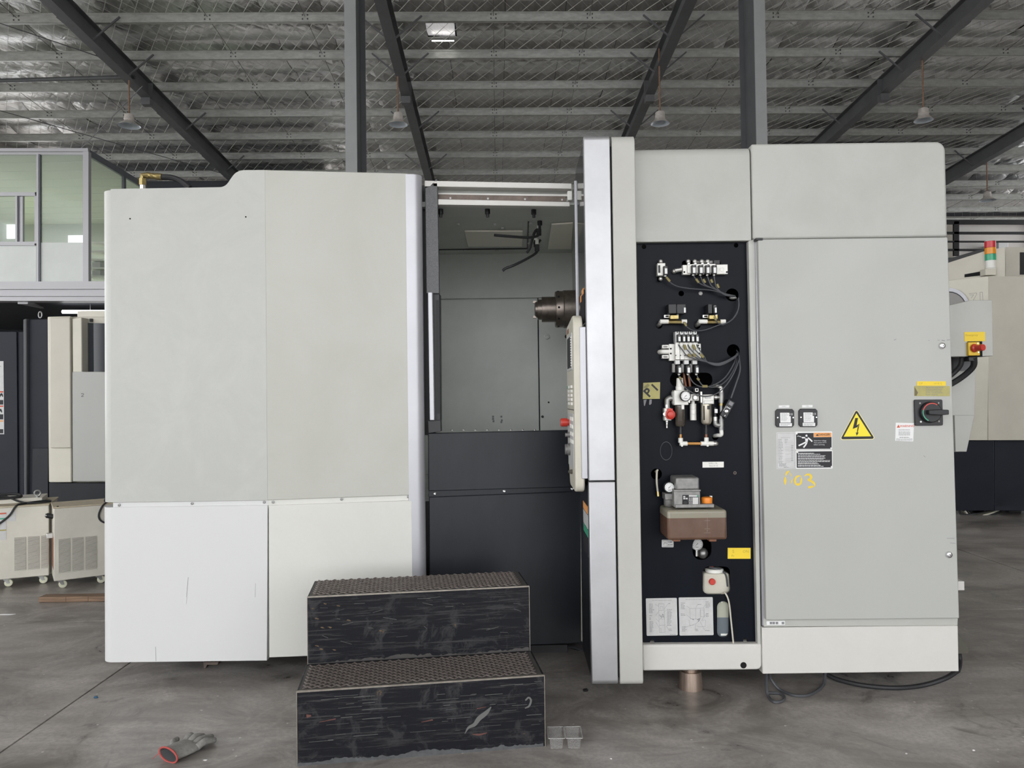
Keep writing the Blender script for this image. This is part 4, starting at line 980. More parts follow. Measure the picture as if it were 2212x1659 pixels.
cable([(1461, 812, .06), (1470, 835, .085), (1490, 850, .09), (1515, 856, .085), (1540, 850, .08), (1560, 833, .075), (1578, 805, .07), (1592, 775, .04), (1596, 762, -.04)])
cable([(1482, 811, .06), (1492, 828, .07), (1510, 836, .07), (1535, 832, .07), (1560, 815, .065), (1580, 785, .05), (1594, 764, -.03)])
cable([(1500, 812, .06), (1506, 826, .06), (1515, 834, .065), (1540, 836, .065), (1565, 820, .06), (1584, 790, .045), (1596, 766, -.03)])
cable([(1596, 768, .0), (1595, 800, .03), (1585, 830, .04), (1574, 860, .045)], r=1.8)
sleeve(1462, 815, 1466, 822, .065); sleeve(1500, 817, 1504, 822, .06); sleeve(1510, 835, 1521, 835, .068, 3)
for (x, s_) in ((1481, 3), (1491, 2)): cable([(x-3, 790, -.02), (x-1, 815, -.02), (x+s_, 838, -.02)], 'brown_tube', 2.6, 'tubeb')
# filter-regulator group
f1 = blk(1450, 843, 1480, 875, .02, .075, 'filter_regulator', 'alu', None, .003)
blk(1448.5, 846, 1453, 872, .02, .06, 'regulator_flange', 'plate', f1)
MB().lathe(pt(1464.5, 843, .048), (0, 0, 1), [(0, 9*K), (8*K, 9*K), (8.5*K, 7.8*K), (25*K, 6.8*K), (26*K, 6*K), (26*K, 0)], 20).build('regulator_knob', M['plastw'], f1)
MB().lathe(pt(1464.3, 876, .048), (0, 0, -1), [(0, 10.5*K), (40*K, 10.5*K), (44*K, 8.5*K), (45*K, 4*K), (45*K, 0)], 24).build('filter_bowl', M['bowl'], f1)
MB().cyl(pt(1464.3, 878, .048), pt(1464.3, 908, .048), 5*K, n=14).build('filter_element', M['cast'], f1)
blk(1465, 874, 1471, 884, .075, .080, 'bowl_latch', 'alu', f1)
def gauge(x, y, r, d, parent, dark=False, ang=225, nm='pressure_gauge'):
    c = pt(x, y, d); o = MB().lathe(c+Vector((0, .03, 0)), (0, -1, 0), [(0, .4*r*K), (.012, .4*r*K), (.012, r*K), (.032, r*K), (.034, r*.96*K), (.034, r*.86*K), (.030, r*.84*K), (.030, 0)], 28).build(nm, M['black' if not dark else 'steel'], parent, ang=30)
    e = c+Vector((0, -.0005, 0)); MB().cyl(e, e+Vector((0, -.0006, 0)), r*.84*K, n=28).build('dial', M['paper' if not dark else 'plate'], o)
    mb = MB(); e = e+Vector((0, -.0010, 0)); a = math.radians(ang)
    for k in range(11):
        t = math.radians(225-27*k); u = Vector((math.cos(t), 0, math.sin(t))); w_ = Vector((-math.sin(t), 0, math.cos(t)))*.35*K
        mb.add([e+u*r*.62*K-w_, e+u*r*.75*K-w_, e+u*r*.75*K+w_, e+u*r*.62*K+w_], [(0, 1, 2, 3)])
    for k in range(3): mb.add([e+Vector((x_*K, 0, z_*K)) for x_, z_ in ((-3+k*2.3, -6*r/11), (-1.4+k*2.3, -6*r/11), (-1.4+k*2.3, -4.8*r/11), (-3+k*2.3, -4.8*r/11))], [(0, 1, 2, 3)])
    mb.build('dial_marks', M['ink'], o, smooth=False)
    u = Vector((math.cos(a), 0, math.sin(a))); w_ = Vector((-math.sin(a), 0, math.cos(a)))*.6*K; mb = MB()
    mb.add([e-u*r*.25*K-w_, e+u*r*.7*K, e-u*r*.25*K+w_], [(0, 1, 2)]); mb.build('needle', M['ink'], o, smooth=False)
    return o
gauge(1471.4, 855.7, 11.3, .105, mc, ang=225)
v4 = blk(1431, 881, 1446, 908, .01, .05, 'shutoff_valve', 'alu', None, .003)
mb = MB(); mb.lathe(pt(1443, 895, .05), (0, -1, 0), [(0, 10.5*K), (.012, 10.5*K), (.014, 8*K), (.030, 7.2*K), (.032, 6*K), (.032, 0)], 20); mb.build('red_valve_knob', M['red'], v4)
blk(1437, 882, 1449, 905, .05, .056, 'red_valve_collar', 'red', v4, .003); MB().lathe(pt(1431, 894, .05), (0, -1, 0), [(0, 3.6*K), (.01, 3.6*K), (.01, 2*K), (.004, 1.8*K), (.004, 0)], 14).build('exhaust_port', M['nickel'], v4)
MB().tube([pt(1438, 908, .03), pt(1438, 914, .03), pt(1438, 924, .03)], [3*K, 2.2*K, 1.8*K], 10).build('hose_barb', M['nickel'], v4)
part(MB().tube([pt(1450, 861, .04), pt(1444, 860, .04), pt(1438.5, 864, .04), pt(1438, 870, .04), pt(1438, 874, .04)], 6*K, 12), 'pipe_elbow', 'steel')
part(MB().tube([pt(1438, 873, .04), pt(1438, 881, .04)], 5.6*K, 8, smooth=False), 'pipe_nut', 'nickel')
f2 = blk(1483, 851, 1503, 866, .02, .07, 'pressure_module', 'alu', None, .003)
blk(1489, 854, 1500, 864, .07, .075, 'module_button', 'cast', f2, .002); MB().lathe(pt(1494.5, 859, .075), (0, -1, 0), [(0, 4*K), (.003, 4*K), (.003, 2.4*K), (.001, 2.2*K), (.001, 0)], 16).build('module_dial', M['nickel'], f2)
blk(1496, 839, 1503, 847, .02, .06, 'module_top', 'nickel', f2); MB().cyl(pt(1499.5, 842.5, .06), pt(1499.5, 842.5, .062), 2.4*K, n=12).build('module_port', M['hole'], f2)
MB().lathe(pt(1492.5, 866, .045), (0, 0, -1), [(0, 4*K), (6*K, 4*K), (6*K, 6.8*K), (17*K, 6.8*K), (17.4*K, 6.5*K), (18*K, 6.8*K), (28*K, 6.8*K), (28.4*K, 6.5*K), (29*K, 6.8*K), (41*K, 6.8*K), (41*K, 0)], 20).build('silencer', M['alu'], f2)
for x in (1481.5, 1507.5):
    blk(x-1.8, 846, x+1.8, 870, .02, .078, 'module_clamp', 'nickel', f2)
f3 = blk(1511, 852, 1535, 873, .02, .07, 'oil_separator', 'alu', None, .003)
blk(1516, 855, 1528, 861, .07, .073, 'separator_badge', 'plate', f3); blk(1514, 865, 1533, 872, .07, .074, 'separator_badge', 'alu', f3)
MB().lathe(pt(1520.5, 873, .046), (0, 0, -1), [(0, 11.3*K), (36*K, 11.3*K), (41*K, 9.5*K), (44*K, 5*K), (44*K, 0)], 28).build('separator_bowl', M['bowlm'] if 'bowlm' in M else M.setdefault('bowlm', mat('champagne_metal_bowl', (.50, .46, .38), .34, .7)), f3)
for (a, b2, y1_, mt_) in ((1513, 1516.5, 907, 'hole'), (1530.2, 1531.2, 907, 'hole'), (1520, 1526, 884, 'black')): blk(a, 876, b2, y1_, .046+10.4*K*(.8 if a != 1520 else 1), .046+11.4*K*(.85 if a != 1520 else 1.02), 'sight_slot', mt_, f3)
# galvanised piping on the right of the group
def pipe(pts, r, name='galvanised_pipe', mt='steel', sm=True): return part(MB().tube([pt(*p) for p in pts], r*K, 12, smooth=sm), name, mt)
pipe([(1535, 858.5, .045), (1549, 858.5, .045)], 4.2, sm=False); pipe([(1538, 858.5, .045), (1543, 858.5, .045)], 5.2, 'pipe_nut', 'nickel', False)
pipe([(1553, 847, .045), (1553, 870, .045)], 5.6, 'pipe_tee', sm=False); pipe([(1553, 868, .045), (1553, 906, .045)], 4.0, sm=False)
pipe([(1553, 871, .045), (1553, 876, .045)], 5, 'pipe_nut', 'brass', False)
pipe([(1553, 849, .045), (1553, 840, .045), (1550, 836, .045), (1544, 834, .03), (1542, 834, -.03)], 4.2, 'white_elbow', 'nickel')
pipe([(1553, 905, .045), (1553, 928, .045)], 5.4, 'pipe_tee', sm=False); pipe([(1553, 917, .045), (1547, 918, .045), (1541, 916, .045), (1540, 908, .045)], 5.2, 'pipe_elbow')
pipe([(1540, 909, .045), (1540, 900, .045)], 5, 'pipe_nut', 'nickel', False); pipe([(1540, 901, .045), (1540, 880, .045)], 3.6, 'black_nipple', 'black', False); blk(1537, 883, 1543.5, 892, .06, .064, 'nipple_tag', 'paper')
pipe([(1553, 927, .045), (1553, 938, .045), (1548, 940, .02), (1546, 942, -.03)], 4.2, 'white_elbow', 'plastw')
# pressure switch hanging askew
c = pt(1563, 882.7, .06); ax = Vector((.5, 0, .866)); sd = Vector((.866, 0, -.5))
def ob(a0, a1, s0, s1, d0, d1, name, mt, parent=None):
    vs = [c+ax*a*K+sd*s*K+Vector((0, -d, 0)) for d in (d1, d0) for a, s in ((a0, s0), (a0, s1), (a1, s1), (a1, s0))]
    return MB().prism(vs[:4], vs[4]-vs[0]).build(name, M[mt], parent or mc, bevel=.001)
sw = ob(-19, 19, -7.5, 7, -.04, .02, 'pressure_switch', 'black')
ob(9, 17, -4, 5, .02, .021, 'switch_plate', 'inkg', sw); MB().lathe(c+ax*-6*K+Vector((0, -.02, 0)), (0, -1, 0), [(0, 4.6*K), (.008, 4.6*K), (.010, 3*K), (.010, 0)], 6).build('adjusting_nut', M['chrome'], sw)
ob(-8, 4, -6.4, -5.6, .02, .021, 'switch_mark', 'inkw', sw); ob(-17, -14, 1, 2.5, .02, .021, 'switch_mark', 'inkw', sw)
for k in range(3): ob(1+k*.2, 4, -4+k*3.2, -2+k*3.2, .02, .021, 'switch_mark', 'inkw', sw)
# drains
for (x, mt_) in ((1466, 'tubeo'), (1520.5, 'tubeb')):
    pipe([(x, 917, .048), (x, 925, .048)], 2.6, 'drain_coupler', 'black', False); pipe([(x, 925, .048), (x, 937, .048)], 3.6, 'drain_coupler', 'black', False); pipe([(x, 936, .048), (x, 947, .048)], 2.6, 'drain_tube', mt_, False)
pipe([(1466, 945, .048), (1466, 955, .048)], 5, 'white_elbow', 'plastw', False); pipe([(1464, 957, .048), (1480, 957, .048)], 4.8, 'white_elbow', 'plastw', False)
pipe([(1479, 957, .048), (1511, 957, .048)], 3, 'drain_tube', 'tubeo', False); pipe([(1509, 957, .048), (1536, 957, .048)], 4.8, 'white_tee', 'plastw', False); pipe([(1521, 944, .048), (1521, 957, .048)], 4.8, 'white_tee', 'plastw', False)
pipe([(1535, 957, .048), (1542, 957, .045), (1543, 957.5, .02), (1543, 958, -.0)], 4.4, 'white_elbow', 'nickel')
for x in (1468, 1522.5):
    MB().lathe(pt(x, 961, .055), (0, -1, 0), [(0, 2.4*K), (.006, 2.4*K), (.006, 1.2*K), (.002, 1*K), (.002, 0)], 12).build('screw_lug', M['plastw'], mc)
# P1 tag
o = part(MB().pp([(1388.5, 862), (1389.5, 827), (1426, 825.5), (1425.3, 861.5)], YN-.0015, .0015), 'p1_sticker', 'gold', label='faded yellow P1 sticker')
mb = MB(); text_mesh(mb, 'P', 1400.5, 848.5, 19, YN-.0019, rot=math.radians(-42+90-90+0) if False else math.radians(45), bold=.03); text_mesh(mb, '1', 1415, 837.5, 18, YN-.0019, rot=math.radians(45), bold=.03)
for k in range(4): seg(mb, 1390.5+k*1.1, 837+k*1.2, 1400+k*1.1, 829+k*.9, .6, YN-.0019)
mb.build('sticker_print', M['ink'], o, smooth=False)
mb = MB(); quad(mb, [(1390, 864), (1397, 863), (1393, 877), (1391, 876)], YN-.0005); quad(mb, [(1403, 863), (1408, 863), (1407.5, 872), (1404, 875), (1402, 873)], YN-.0005); part(mb, 'torn_film', 'inkg', smooth=False)
# knock-out outline
mb = MB(); n = 32; vs = []
for i in range(n):
    a = 2*math.pi*i/n
    for r in (1, .955): e = pt(1439+13*r*math.cos(a), 974+20*r*math.sin(a), .0008); vs.append(e)
mb.add(vs, [(2*i, 2*i+1, (2*i+3) % (2*n), (2*i+2) % (2*n)) for i in range(n)]); part(mb, 'knockout_ring', 'greycable')
# oil label
o = part(MB().pp(R4(1517.6, 997.8, 1563.5, 1010.2, -.5), YN-.0012, .0012), 'oil_label', 'plastw'); mb = MB(); text_mesh(mb, 'SHELL OIL', 1540.5, 1001, 3.1, YN-.0016); text_mesh(mb, 'TELLUS 32', 1541, 1006.3, 3.1, YN-.0016); mb.build('oil_label_print', M['inkg'], o, smooth=False)
c = pt(1587.5, 1021.5); part(MB().lathe(c, (0, -1, 0), [(0, 3.6*K), (.002, 3.6*K), (.002, 1.6*K), (-.004, 1.4*K), (-.004, 0)], 12), 'rusty_insert', 'rail')
# --- lubrication pump
def ybox(x0, y0, x1, y1, Y0, Y1, name, mt, parent, bevel=.003, seg=2):
    a = P(x0, (y0+y1)/2, Y0); b2 = P(x1, (y0+y1)/2, Y0); zt = P((x0+x1)/2, y0, Y0).z; zb = P((x0+x1)/2, y1, Y0).z
    return MB().box(a.x, Y0, zb, b2.x, Y1, zt).build(name, M[mt], parent, bevel=bevel, seg=seg)
YT = 3.90
tank = ybox(1442, 1102, 1571, 1167, YT, YN-.004, 'oil_tank', 'oil', mc, .014, 4); tank['label'] = 'amber oil tank, three quarters full'
mb = MB(); text_mesh(mb, 'F', 1528, 1109, 4, YT-.0006); text_mesh(mb, 'E', 1528, 1147, 4, YT-.0006)
seg(mb, 1528, 1117, 1528, 1142, .7, YT-.0006)
for y, w in ((1114.5, 6), (1124.5, 6), (1142.5, 6), (1151, 7)): seg(mb, 1528-w, y, 1528+w, y, .7, YT-.0006)
mb.build('level_marks', mat('moulded_marks', (.24, .19, .15), .5), tank, smooth=False)
for x in (1462, 1540): ybox(x-8, 1164, x+8, 1170, YT+.03, YN-.03, 'tank_foot', 'tubeb', tank, .003)
YL = 3.945
pump = ybox(1456, 1061, 1513, 1096, YL, YN-.02, 'lubrication_pump', 'cast', mc, .004)
ybox(1459, 1089.5, 1543, 1097, YL-.01, YN-.02, 'pump_plate', 'cast', pump, .002); ybox(1456, 1058, 1514, 1062, YL-.004, YN-.02, 'pump_flange', 'cast', pump, .002)
ybox(1460, 1031.5, 1511, 1059, YL+.004, YN-.015, 'motor_cover', 'cast', pump, .010, 3)
YLm = YL-.0012
lab = MB(); lab.pp(R4(1474, 1069, 1509, 1092, 0), YLm, .0012); lab = lab.build('pump_label', M['ink'], pump, smooth=False)
mb = MB(); rect(mb, 1488, 1069.5, 1506, 1073, YLm-.0003); rect(mb, 1496, 1074.5, 1508, 1091, YLm-.0003); lines(mb, 1488, 1075, 1495, 6, 2.7, 1.2, YLm-.0003, False); rect(mb, 1476, 1071.5, 1480.3, 1074.5, YLm-.0003); rect(mb, 1481.3, 1075.5, 1485.5, 1078.5, YLm-.0003); rect(mb, 1476, 1075.5, 1480.3, 1078.5, YLm-.0003); mb.build('pump_print', M['plate'], lab, smooth=False)
mb = MB(); rect(mb, 1506.3, 1069.5, 1508.8, 1073, YLm-.0003); mb.build('pump_logo', M['green'], lab, smooth=False)
c = P(1480, 1086.5, YL-.0012); MB().lathe(c, (0, -1, 0), [(0, 5.6*K), (.004, 5.4*K), (.006, 4.6*K), (.006, 0)], 20).build('pump_button', M['rubber'], pump)
c = P(1527, 1092, 3.99); MB().lathe((c.x, c.y, c.z), (0, 0, 1), [(0, 10*K), (4*K, 10*K), (5*K, 11*K), (15*K, 11.8*K), (17*K, 11*K), (18*K, 9*K), (18*K, 0)], 12).build('orange_filler_cap', M['orange'], pump, label='orange filler cap')
ybox(1533, 1071, 1539, 1088, 4.02, 4.04, 'cap_bracket', 'nickel', pump, .001)
blk(1427, 1060, 1450, 1074, .04, .12, 'pump_valve_block', 'cast', pump, .004)
MB().lathe(pt(1438, 1074, .08), (0, 0, -1), [(0, 10.5*K), (11*K, 10.5*K), (15*K, 8*K), (16*K, 0)], 20).build('strainer_cup', M['cast'], pump)
blk(1448, 1062, 1458, 1072, .05, .10, 'pump_port', 'cast', pump, .003)
gauge(1436, 1047, 11.5, .12, pump, ang=45)
part(MB().tube([pt(1418, 1020, -.03), pt(1419, 1015, .02), pt(1416.5, 1018, .03), pt(1416, 1040, .035), pt(1418, 1062, .04)], 2.2*K, 8), 'cream_oil_tube', 'cream')
part(MB().tube([pt(1418, 1060, .04), pt(1418.5, 1070, .045)], 3.2*K, 6, smooth=False), 'tube_nut', 'brass')
# small label, lower gauge, yellow sticker
o = part(MB().pp(R4(1429.5, 1166, 1455, 1182, .3), YN-.0012, .0012, 1.5), 'pump_flow_label', 'plate'); mb = MB(); text_mesh(mb, 'PUMP', 1448, 1171, 2.6, YN-.0016, bold=.02); text_mesh(mb, 'FLUSH' if False else 'FLOW', 1448, 1177, 2.6, YN-.0016, bold=.02); rect(mb, 1431, 1167.5, 1454, 1168, YN-.0016); rect(mb, 1431, 1180.2, 1454, 1180.7, YN-.0016); rect(mb, 1441, 1168, 1441.4, 1180, YN-.0016); stroke(mb, [(1433, 1177), (1436, 1172), (1440, 1174)], [.6]*3, YN-.0016); mb.build('label_print', M['ink'], o, smooth=False)
g_ = gauge(1508.4, 1178, 13, -.03, mc, True, 225, 'recessed_gauge'); MB().tube([pt(1507, 1190, -.02), pt(1507, 1203, -.02)], 3.6*K, 8, smooth=False).build('gauge_stem', M['chrome'], g_)
part(MB().ball(pt(1524, 1200, -.06), 12*K, 12), 'hidden_fitting', 'steel')
o = part(MB().pp(R4(1572, 1183.5, 1621.5, 1207, 0), YN-.002, .002), 'yellow_sticker', 'ystick', label='blank-looking yellow sticker'); mb = MB(); text_mesh(mb, 'S', 1584, 1191.5, 7, YN-.0024); text_mesh(mb, 'ON', 1611, 1191.5, 6, YN-.0024); text_mesh(mb, 'Pr', 1583, 1201, 5, YN-.0024); mb.build('faded_print', M['inkf'], o, smooth=False)
# reservoir behind the square hole
r_ = part(MB().pp([(1517, 1292), (1519, 1238), (1576, 1238), (1580, 1292)], YN+.03, .15, 6), 'coolant_reservoir', 'cream', bevel=.012, seg=3)
MB().lathe(pt(1541, 1259, -.03), (0, -1, 0), [(0, 7*K), (.010, 7*K), (.014, 6*K), (.014, 0)], 18).build('red_reservoir_plug', M['red'], r_)
MB().lathe(pt(1549, 1240, -.06), (0, 0, 1), [(0, 20*K), (6*K, 20*K), (6*K, 18*K), (7*K, 18*K), (7*K, 0)], 24).build('reservoir_cap', M['plastw'], r_)
MB().tube([pt(1536, 1228, -.04), pt(1568, 1240, -.03), pt(1575, 1270, -.03)], 2*K, 8).build('reservoir_hose', M['greycable'], r_); MB().ball(pt(1542, 1226, -.05), 5*K, 10).build('red_reservoir_knob', M['red'], r_)
part(MB().tube([pt(1562, 1283, -.01), pt(1566, 1281, .01), pt(1573, 1300, .015), pt(1578, 1345, .015), pt(1583, 1398, .02)], 1.8*K, 8), 'drain_hose', 'cream')
part(MB().tube([pt(1561, 1284, -.01), pt(1560, 1292, -.012), pt(1561, 1303, -.02)], 2*K, 8), 'drain_hose', 'plastw')
# sight bottle in the tall slot
o = part(MB().pp(R4(1546, 1297, 1578, 1380), YN+.02, .06, 8), 'sight_bottle', mat('milky_bottle_body', (.42, .43, .35), .35), bevel=.004)
MB().pp([(1547, 1378), (1547, 1334), (1577, 1334), (1577, 1378)], YN+.018, .004).build('bottle_fluid', mat('grey_fluid', (.13, .155, .175), .3), o); MB().pp(R4(1557, 1369, 1576, 1373), YN+.015, .003).build('bottle_strip', M['plastw'], o)
# two diagram plates
def dplate(x0, y0, x1, y1, ttl, sl):
    o = part(MB().pp([(x0+2, y1), (x0, y0), (x1-2, y0+sl), (x1, y1+sl)], YN-.0016, .0016, 2), 'diagram_plate', 'plate', label=None)
    Yl = YN-.002; mb = MB(); text_mesh(mb, 'SWITCHES & SOLENOID VALVES POSITION', (x0+x1)/2, y0+4, 1.75, Yl, sx=(x1-x0)/76.0, bold=.01); return o, mb, Yl
o, mb, Yl = dplate(1395, 1292.7, 1464, 1373.5, 0, -1.2)
lines(mb, 1402, 1304.5, 1414, 7, 3.05, 1.1, Yl); lines(mb, 1402.5, 1329.5, 1410, 1, 3, 1.1, Yl); lines(mb, 1402.5, 1334.5, 1407, 2, 2.9, 1.1, Yl); lines(mb, 1403, 1342.5, 1413, 8, 3.05, 1.1, Yl); lines(mb, 1441, 1316.5, 1453, 12, 3.05, 1.1, Yl); lines(mb, 1443.5, 1303.5, 1450, 1, 3, 1.1, Yl); lines(mb, 1444.5, 1358.5, 1453, 2, 3.1, 1.1, Yl); lines(mb, 1447, 1370, 1460, 1, 2, .8, Yl, False)
for s_ in ((1422.5, 1304.5, 1434.5, 1304.5), (1422.5, 1304.5, 1424.5, 1366.5), (1434.5, 1304.5, 1436.5, 1366), (1424.5, 1366.5, 1436.5, 1366), (1423, 1318.5, 1435, 1318.3), (1424, 1337.5, 1436, 1337.3), (1424, 1350.5, 1436, 1350.3), (1426, 1310, 1432, 1310), (1426, 1310, 1426, 1316), (1432, 1310, 1432, 1316), (1415, 1305.5, 1423, 1310), (1443, 1304.5, 1433.5, 1317), (1440, 1318, 1433, 1323), (1416, 1330.5, 1423.5, 1320), (1417, 1337, 1424, 1343), (1417, 1344, 1423, 1355), (1425, 1358, 1428, 1358), (1428, 1358, 1428, 1366), (1439, 1352, 1444, 1360)): seg(mb, *s_, .45, Yl)
for s_ in ((1425, 1328, 1428, 1333), (1428, 1333, 1432, 1326), (1432, 1326, 1434, 1335), (1427, 1336, 1433, 1331)): seg(mb, *s_, 1.1, Yl)
mb.build('diagram_print', M['inkg'], o, smooth=False)
o, mb, Yl = dplate(1466, 1290.8, 1541.5, 1373, 0, -1)
lines(mb, 1470.5, 1302, 1481, 5, 3.1, 1.1, Yl); lines(mb, 1470.5, 1325.5, 1482, 2, 3, 1.1, Yl); lines(mb, 1507, 1305, 1518, 1, 3, 1.1, Yl); lines(mb, 1524, 1299.5, 1535, 5, 3, 1.1, Yl); lines(mb, 1524.5, 1325, 1535, 3, 3, 1.1, Yl); lines(mb, 1473, 1353.5, 1484, 4, 3, 1.1, Yl); lines(mb, 1502, 1359, 1509, 2, 3, 1.1, Yl); lines(mb, 1523, 1361.5, 1534, 1, 3, 1.1, Yl)
for s_ in ((1490, 1314.5, 1521, 1313.5), (1490, 1314.5, 1491, 1337), (1521, 1313.5, 1522, 1333), (1502.5, 1314, 1503, 1338), (1512.5, 1314, 1513, 1337), (1491, 1337, 1513, 1337), (1513, 1318, 1520, 1317.5), (1520, 1317.5, 1520.5, 1332), (1513, 1318, 1513, 1332), (1513, 1332, 1520.5, 1332), (1488.5, 1339, 1490, 1351), (1490, 1351, 1500, 1350), (1506, 1352, 1509, 1354), (1509, 1354, 1523, 1353.5), (1523, 1353.5, 1524.5, 1339), (1517, 1340, 1524, 1339), (1483, 1309, 1490, 1314), (1506.5, 1306, 1503, 1313), (1523.5, 1306, 1520, 1313), (1483, 1328, 1494, 1337), (1524, 1328, 1515, 1341), (1484, 1354, 1504, 1347), (1504, 1347, 1512, 1339), (1501, 1361, 1503, 1348), (1522, 1361, 1512, 1342)): seg(mb, *s_, .45, Yl)
for s_ in ((1495, 1337, 1499, 1339), (1506, 1339, 1512, 1336), (1508, 1343, 1511, 1338)): seg(mb, *s_, 1.6, Yl)
mb.build('diagram_print', M['inkg'], o, smooth=False)
# ================================================================== STEPS
FL = G(642, 1655); FR = G(1178, 1612); u = (FR-FL).normalized(); nb = Vector((-u.y, u.x, 0)); SW = (FR-FL).length
SM = Matrix(((u.x, nb.x, 0, FL.x), (u.y, nb.y, 0, FL.y), (0, 0, 1, 0), (0, 0, 0, 1)))
SH, SD1 = .325, .345; SD2 = SD1+.33
stp = thing('step_platform', 'scratched black steel two-tier step with expanded metal treads', 'steps', (FL+FR)/2+nb*SD2/2)
def sb(mb, name, mt, **k): return mb.build(name, M[mt], stp, M=SM, **k)
lo_ = sb(MB().box(0, 0, 0, SW, SD1-.002, SH), 'lower_step', 'step', bevel=.003)
up_ = sb(MB().box(.008, SD1, 0, SW-.008, SD2, SH*2), 'upper_step', 'step', bevel=.003)
def treadmesh(x0, x1, y0, y1, z, name, parent):
    a, L = .0185, .042; mb = MB(); j = 0; y = y0+.012
    while y < y1-.006:
        pts = []; n = int((x1-x0-.02)/(L/2))
        for i in range(n+1):
            s = 1 if (i+j) % 2 else -1; pts.append(Vector((x0+.01+i*L/2, y+s*a/2*.9, z+.0040+.0024*s)))
        w, h = .0022, .0034
        for p, q in zip(pts[:-1], pts[1:]):
            d = (q-p).normalized(); sd_ = Vector((-d.y, d.x, 0))*w; hz = Vector((0, 0, h))
            vs = [p-sd_-hz, p+sd_-hz, p+sd_+hz*.6, p-sd_+hz*.6, q-sd_-hz, q+sd_-hz, q+sd_+hz*.6, q-sd_+hz*.6]
            mb.add(vs, [(3, 2, 6, 7), (0, 3, 7, 4), (1, 5, 6, 2)])
        y += a; j += 1
    return mb.build(name, M['tread'], parent, M=SM, smooth=False, kind='stuff')
treadmesh(.012, SW-.012, .015, SD1-.03, SH, 'tread_mesh', lo_); treadmesh(.02, SW-.02, SD1+.015, SD2-.012, 2*SH, 'tread_mesh', up_)
MB().box(.010, .012, SH, SW-.010, SD1-.02, SH+.0012).build('tread_plate', M['stepdust'], lo_, M=SM, smooth=False)
MB().box(.016, SD1+.012, 2*SH, SW-.016, SD2-.008, 2*SH+.0012).build('tread_plate', M['stepdust'], up_, M=SM, smooth=False)
MB().box(0, -.0012, SH-.006, SW, .009, SH+.0015).build('worn_edge', M['stepworn'], lo_, M=SM, smooth=False)
MB().box(.008, SD1-.0012, 2*SH-.005, SW-.008, SD1+.008, 2*SH+.0015).build('worn_edge', M['stepworn'], up_, M=SM, smooth=False)
for x in (0, SW): MB().box(x-.0016, -.001, .0, x+.0016, .003, SH).build('worn_edge', M['stepworn'], lo_, M=SM, smooth=False)
for x in (.008, SW-.008): MB().box(x-.0014, SD1-.001, SH, x+.0014, SD1+.003, 2*SH).build('worn_edge', M['stepworn'], up_, M=SM, smooth=False)
def ragged(y, z, up, x0, x1, h0, h1, parent, nm, mt):
    mb = MB(); x = x0; vs = []; hh = h0
    while x < x1:
        hh = min(max(hh+random.uniform(-.006, .006), h0), h1); vs += [Vector((x, y, z)), Vector((x, y, z+(hh if up else -hh)))]; x += random.uniform(.004, .014)
    mb.add(vs, [(2*i, 2*i+2, 2*i+3, 2*i+1) for i in range(len(vs)//2-1)]); mb.build(nm, M[mt], parent, M=SM, smooth=False)
M['bluegrey'] = mat('bare_steel_grey', (.115, .12, .125), .6, .2, .35, 30)
ragged(-.0012, .0, True, .0, SW, .012, .045, lo_, 'bare_bottom_edge', 'bluegrey'); ragged(SD1-.0012, SH+.001, True, .01, SW-.01, .004, .022, up_, 'dust_line', 'stepdust')
PS = Pl(FL.y-.0015*1, u.y/u.x, FL.x); PS2 = Pl(FL.y+SD1/nb.y*1-.0015, u.y/u.x, FL.x)
c2_ = FL+nb*SD1; PS2 = Pl(c2_.y-.0018, u.y/u.x, c2_.x)
mb = MB()
stroke(mb, [(1061, 1527), (1050, 1540), (1035, 1552), (1025, 1565), (1012, 1572), (1004, 1585)], [2, 9, 10, 8, 5, 1], PS); stroke(mb, [(1135, 1513), (1142, 1507), (1147, 1513), (1143, 1525), (1134, 1530)], [3, 4, 4, 4, 2], PS)
for k in range(46):
    x = random.uniform(650, 1165); y = 1500+random.uniform(5, 100)-(x-642)*.078; l = random.uniform(8, 60); seg(mb, x, y+6, min(x+l, 1170), y+6-(min(x+l, 1170)-x)*.08, random.uniform(.4, 1.0), PS)
for k in range(26):
    x = random.uniform(670, 1140); y = 1296+random.uniform(8, 95)-(x-660)*.05; l = random.uniform(4, 30); seg(mb, x, y, min(x+l, 1143), y+random.uniform(-8, 8), random.uniform(.3, .8), PS2)
mb.build('scuff_marks', mat('grey_scuffs', (.13, .13, .125), .7), stp, smooth=False, kind='stuff')
mb = MB(); stroke(mb, [(1020, 1586), (1035, 1587), (1052, 1583)], [1, 4, 1.5], PS); stroke(mb, [(690, 1500+60), (725, 1553)], [1, 2.5], PS); stroke(mb, [(910, 1560), (935, 1555)], [1, 3], PS); stroke(mb, [(1030, 1531), (1050, 1527)], [2, 1], PS); stroke(mb, [(662, 1547), (672, 1546)], [8, 3], PS)
mb.build('rust_marks', mat('red_primer_marks', (.12, .05, .04), .7), stp, smooth=False, kind='stuff')
mb = MB()
for (x, y) in ((730, 1309), (702, 1304), (712, 1355), (697, 1356), (823, 1363), (685, 1395), (693, 1402), (722, 1404), (684, 1336), (752, 1340)):
    quad(mb, [(x+random.uniform(1, 6)*math.cos(a)+2*math.sin(a), y+random.uniform(.6, 2.6)*math.sin(a)) for a in [i*math.pi/4 for i in range(8)]], PS2)
mb.build('rust_spots', mat('ochre_rust', (.13, .088, .05), .8), stp, smooth=False, kind='stuff')
